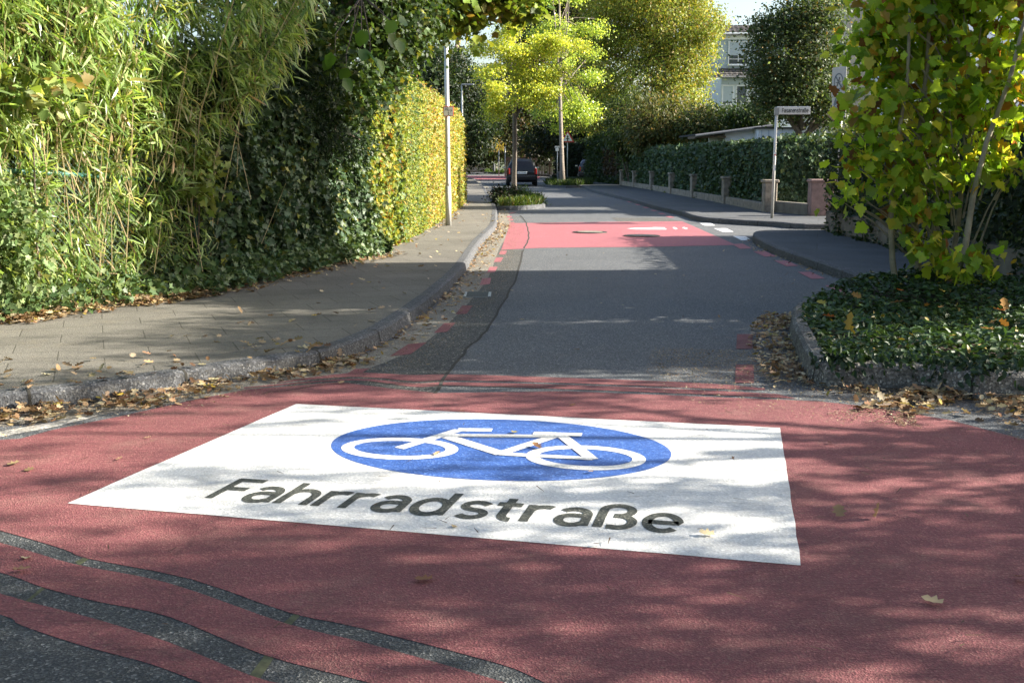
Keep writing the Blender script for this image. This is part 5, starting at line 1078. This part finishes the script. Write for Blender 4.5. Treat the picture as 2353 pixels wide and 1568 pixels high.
# ------------------------------------------------------------ UNSEEN CASTERS added to shade the street (right side of the road)
ho = thing("shade_house", "unseen house block added to shade the road, beyond the right edge of the view", "house", (13, 15, 0))  # added block, its straight edges shape the shadow on the road
m = MB(); m.box((15.5, 14.55, 5.7), (9, 3.4, 11.4)); m.build("wall", M['render_cream'], ho)
m = MB(); m.add([(10.7, 12.75, 11.4), (20.3, 12.75, 11.4), (20.3, 16.4, 11.4), (10.7, 16.4, 11.4), (15.5, 12.85, 13.4), (15.5, 16.3, 13.4)], [(0, 4, 5, 3), (1, 2, 5, 4), (0, 1, 4), (2, 3, 5), (3, 2, 1, 0)]); m.build("roof", M['tile'], ho)
TE = math.tan(R(SUN_EL)) / math.cos(R(SUN_AZ)); TA = math.tan(R(SUN_AZ))
def canopy(name_label, base, lanes, X=8.4):
    """oak crown made of boughs; each bough is placed where its shade would fall on the street: (y0, y1, x0, x1, cover)"""
    t = thing("shade_oak", name_label, "tree", base, "unseen oaks added to shade the street"); L = Leaves(); tg = []
    for y0, y1, xa, xb, cov in lanes:
        zc = (X - (xa + xb) / 2) * TE; rz = (xb - xa) / 2 * TE; yc = (y0 + y1) / 2 + (X - (xa + xb) / 2) * TA; ry = (y1 - y0) / 2
        tg.append((X, yc, zc)); area = 4 * rz * ry; sz = .095; n = int(cov * area / (sz * sz * .16)); per = 22; k = max(1, n // per)
        cy = yc + rng.uniform(-ry, ry, k); cz = zc + rng.uniform(-rz, rz, k); cxx = X + rng.uniform(-1.1, 1.1, k)
        cz += (cxx - X) * TE; cy += (cxx - X) * TA
        idx = np.repeat(np.arange(k), per); m_ = len(idx); g_ = rng.uniform(.5, 1.5, k)[idx][:, None]
        p = np.column_stack([cxx, cy, cz])[idx] + rng.normal(0, 1, (m_, 3)) * [.25, .10, .09] * g_
        L.add('quad', p, rnd(m_), rnd(m_, .8) + [0, 0, .5], sz * rng.uniform(.7, 1.3, m_), sz * .75 * rng.uniform(.7, 1.3, m_), pick(m_, DG))
    m = MB(); limb_tree(m, base, (base[0], base[1], 4.4), .16, tg); m.build("trunk", M['bark'], t, True); L.build("crown", M['leaf'], t)
canopy("unseen oak shaped to shade the street, nearest the camera", (9.4, 3.4, 0), [(1.2, 3.95, -3.6, 3.6, 2.0), (3.9, 4.45, -1.8, 3.6, 1.3), (4.35, 5.0, -1.6, .8, 1.0), (4.3, 5.3, .8, 3.6, 1.2), (3.9, 4.6, -4, -1.8, .45)])
canopy("unseen oak shaped to shade the street, second from the camera", (9.6, 6.3, 0), [(5.0, 5.6, .3, 3, .6), (5.3, 6.2, 1.4, 4, 1.2), (6.2, 7.3, 2.6, 4.4, 1.3), (5.0, 5.5, -2.6, .3, .7), (6.0, 6.9, -1.5, 1.6, .25), (6.9, 8.2, -3.2, 2.4, .85), (5.4, 7.0, -5, -2.4, .35), (7.0, 7.7, 2.2, 4.4, .8)])
canopy("unseen oak shaped to shade the street, third from the camera", (9.4, 9.4, 0), [(8.1, 10.3, -2.3, 1.9, 4.5), (8.9, 9.9, 1.9, 3.6, 1.6), (8.3, 10.4, -3.1, -2.2, .8), (10.2, 10.8, -2.0, 1.2, 1.2), (10.6, 11.4, -2.6, -.3, 2.2)])

tree("shade_oak", "unseen oak added to darken the foreground, behind and above the viewpoint", (9.8, -1.5, 0), (7.5, -.5, 6), .3,  # added crown overhead, dims the sky light on the foreground
     [(x, y, 7.4 + random.uniform(-.5, .5), 2.0, 1.7, .8) for x in (-3, 0, 3, 6, 8.5) for y in (-3.5, -1, 1.5, 3.6)], 30000, 'quad', .16, .12, DG, clump=.35, per=30, shell=.1, group="unseen oaks added to shade the street")

# ------------------------------------------------------------ LEAF LITTER
LT = [(3, (.46, .31, .16)), (3, (.56, .42, .24)), (1.5, (.30, .17, .08)), (1.6, (.62, .50, .32)), (.5, (.42, .32, .05)), (.6, (.14, .08, .04))]
def litter(L, p, sz=.07, pal=LT, tilt=.35):
    k = len(p)
    if k: L.add('litter', p, rnd(k, 1) * [1, 1, .25], rnd(k, tilt) + [0, 0, 1], sz * rng.uniform(.5, 1.25, k), sz * rng.uniform(.45, .95, k), pick(k, pal, .2))
Lt = Leaves()
def along(path, n, d0, d1, z0, z1, bias=1.0, lo=0.0, hi=1.0, sz=.07):
    Ls = np.array(path_len(path)); s = rng.uniform(lo, hi, n) * Ls[-1]; X = np.interp(s, Ls, [q[0] for q in path]); Y = np.interp(s, Ls, [q[1] for q in path])
    X2 = np.interp(s + .05, Ls, [q[0] for q in path]); Y2 = np.interp(s + .05, Ls, [q[1] for q in path]); tx, ty = X2 - X, Y2 - Y; l = np.hypot(tx, ty) + 1e-9
    o_ = lerp(d0, d1, rng.uniform(0, 1, n) ** bias); keepm = rng.uniform(0, 1, n) < np.clip(.55 + .7 * hash_noise(s, s * .3, 2.2, d0), .08, 1)
    p = np.column_stack([X - ty / l * o_, Y + tx / l * o_, rng.uniform(z0, z1, n)])[keepm]; litter(Lt, p, sz)
near = [q for q in LKs if q[1] < 45 and q[0] > -8]
i6 = [q for q in near if q[1] < 8.5]; along(i6, 2600, -.005, -.26, .010, .05, 1.6, sz=.06)
along(near, 1500, -.005, -.28, .008, .035, 1.8, sz=.055, lo=.12, hi=.62)
along(near, 500, -.01, -.25, .008, .03, 1.3, sz=.05, lo=.5, hi=1)
along(near, 300, .1, 1.6, .125, .14, 1.0, hi=.7)
along(i6, 350, .02, .7, .125, .15, 1.6)
along([q for q in LKs if q[1] < 7.4 and q[0] > -8], 1500, -.1, -.42, .008, .04, 1.2, sz=.06)
along([(-7, 8.4), (-4.62, 9.75), (-3.35, 11.9), (-2.08, 16.9)], 2600, .05, -.6, .125, .16, 1.6)
along([(-7, 8.4), (-4.62, 9.75), (-3.35, 11.9)], 5200, .1, -.5, .125, .20, 1.1, sz=.06)
along([(-2.08, 16.9), (-1.66, 26), (-1.6, 38)], 600, .05, -.35, .125, .14, 1.6)
pk = PKs[2:]; along(pk, 1700, -.01, -.32, .008, .04, 1.5, hi=.42, sz=.05)
along(pk, 4600, -.01, -.8, .008, .05, 1.3, lo=.38, hi=.95, sz=.07)
along([q for q in RAs if 8 < q[1] < 22 and q[0] < 6], 260, -.01, -.22, .008, .03, 1.5, sz=.05)
along([(x, y) for x, y in RH if x < 6.6], 700, .1, .7, .125, .15, 1.4)
n = 110; q = np.stack([rng.uniform(-4.5, 6, n), rng.uniform(3, 19, n)], 1); litter(Lt, np.column_stack([q, np.full(n, .012)]), .045, tilt=.15)
q = np.array([G(780, 884), G(1240, 1034), G(1180, 995), G(45, 1065), G(78, 1080), G(1930, 1192), G(2010, 1194), G(2165, 1392), G(993, 1335), G(30, 1315), G(1000, 1050), G(1330, 806), G(60, 1290), G(2335, 1330), G(1640, 1232)]) + [0, 0, .013]
litter(Lt, q, .075, tilt=.12)
n = 500; q = np.stack([rng.uniform(1.9, 7, n), rng.uniform(7, 12, n)], 1); q = q[in_poly(q, bed_out)][:60]; litter(Lt, np.column_stack([q, np.full(len(q), .36)]), .11, [(2, (.45, .25, .06)), (1, (.4, .15, .05)), (1, (.45, .35, .06))])
tag(Lt.build("fallen_leaves", M['litter']), "brown and yellow fallen leaves lying along kerbs and on the road", "fallen leaves", kind='stuff')
# fine crumbs and twigs
Cr = Leaves()
for path, n, d0, d1, lo, hi in ((near, 11000, -.02, -.6, 0, .7), (pk, 26000, -.02, -1.1, .2, .9)):
    Ls = np.array(path_len(path)); s = rng.uniform(lo, hi, n) * Ls[-1]; X = np.interp(s, Ls, [q[0] for q in path]); Y = np.interp(s, Ls, [q[1] for q in path])
    X2 = np.interp(s + .05, Ls, [q[0] for q in path]); Y2 = np.interp(s + .05, Ls, [q[1] for q in path]); l = np.hypot(X2 - X, Y2 - Y) + 1e-9; o_ = lerp(d0, d1, rng.uniform(0, 1, n) ** 1.5)
    p = np.column_stack([X - (Y2 - Y) / l * o_, Y + (X2 - X) / l * o_, np.full(n, .014)])
    Cr.add('quad', p, rnd(n) * [1, 1, .1], rnd(n, .25) + [0, 0, 1], rng.uniform(.006, .022, n), rng.uniform(.004, .012, n), pick(n, [(2, (.36, .27, .15)), (1, (.2, .13, .07)), (1, (.5, .42, .28))]))
k = 260; p = np.column_stack([rng.uniform(-4, 5, k), rng.uniform(3.2, 9, k), np.full(k, .026)]); Cr.add('needle', p, rnd(k) * [1, 1, .02], [[0, 0, 1]] + rnd(k, .1), rng.uniform(.02, .09, k), .006, pick(k, [(1, (.2, .14, .08)), (1, (.1, .07, .04))]))
tag(Cr.build("leaf_crumbs", M['litter']), "fine leaf crumbs and twigs scattered near the kerbs", "litter", kind='stuff')
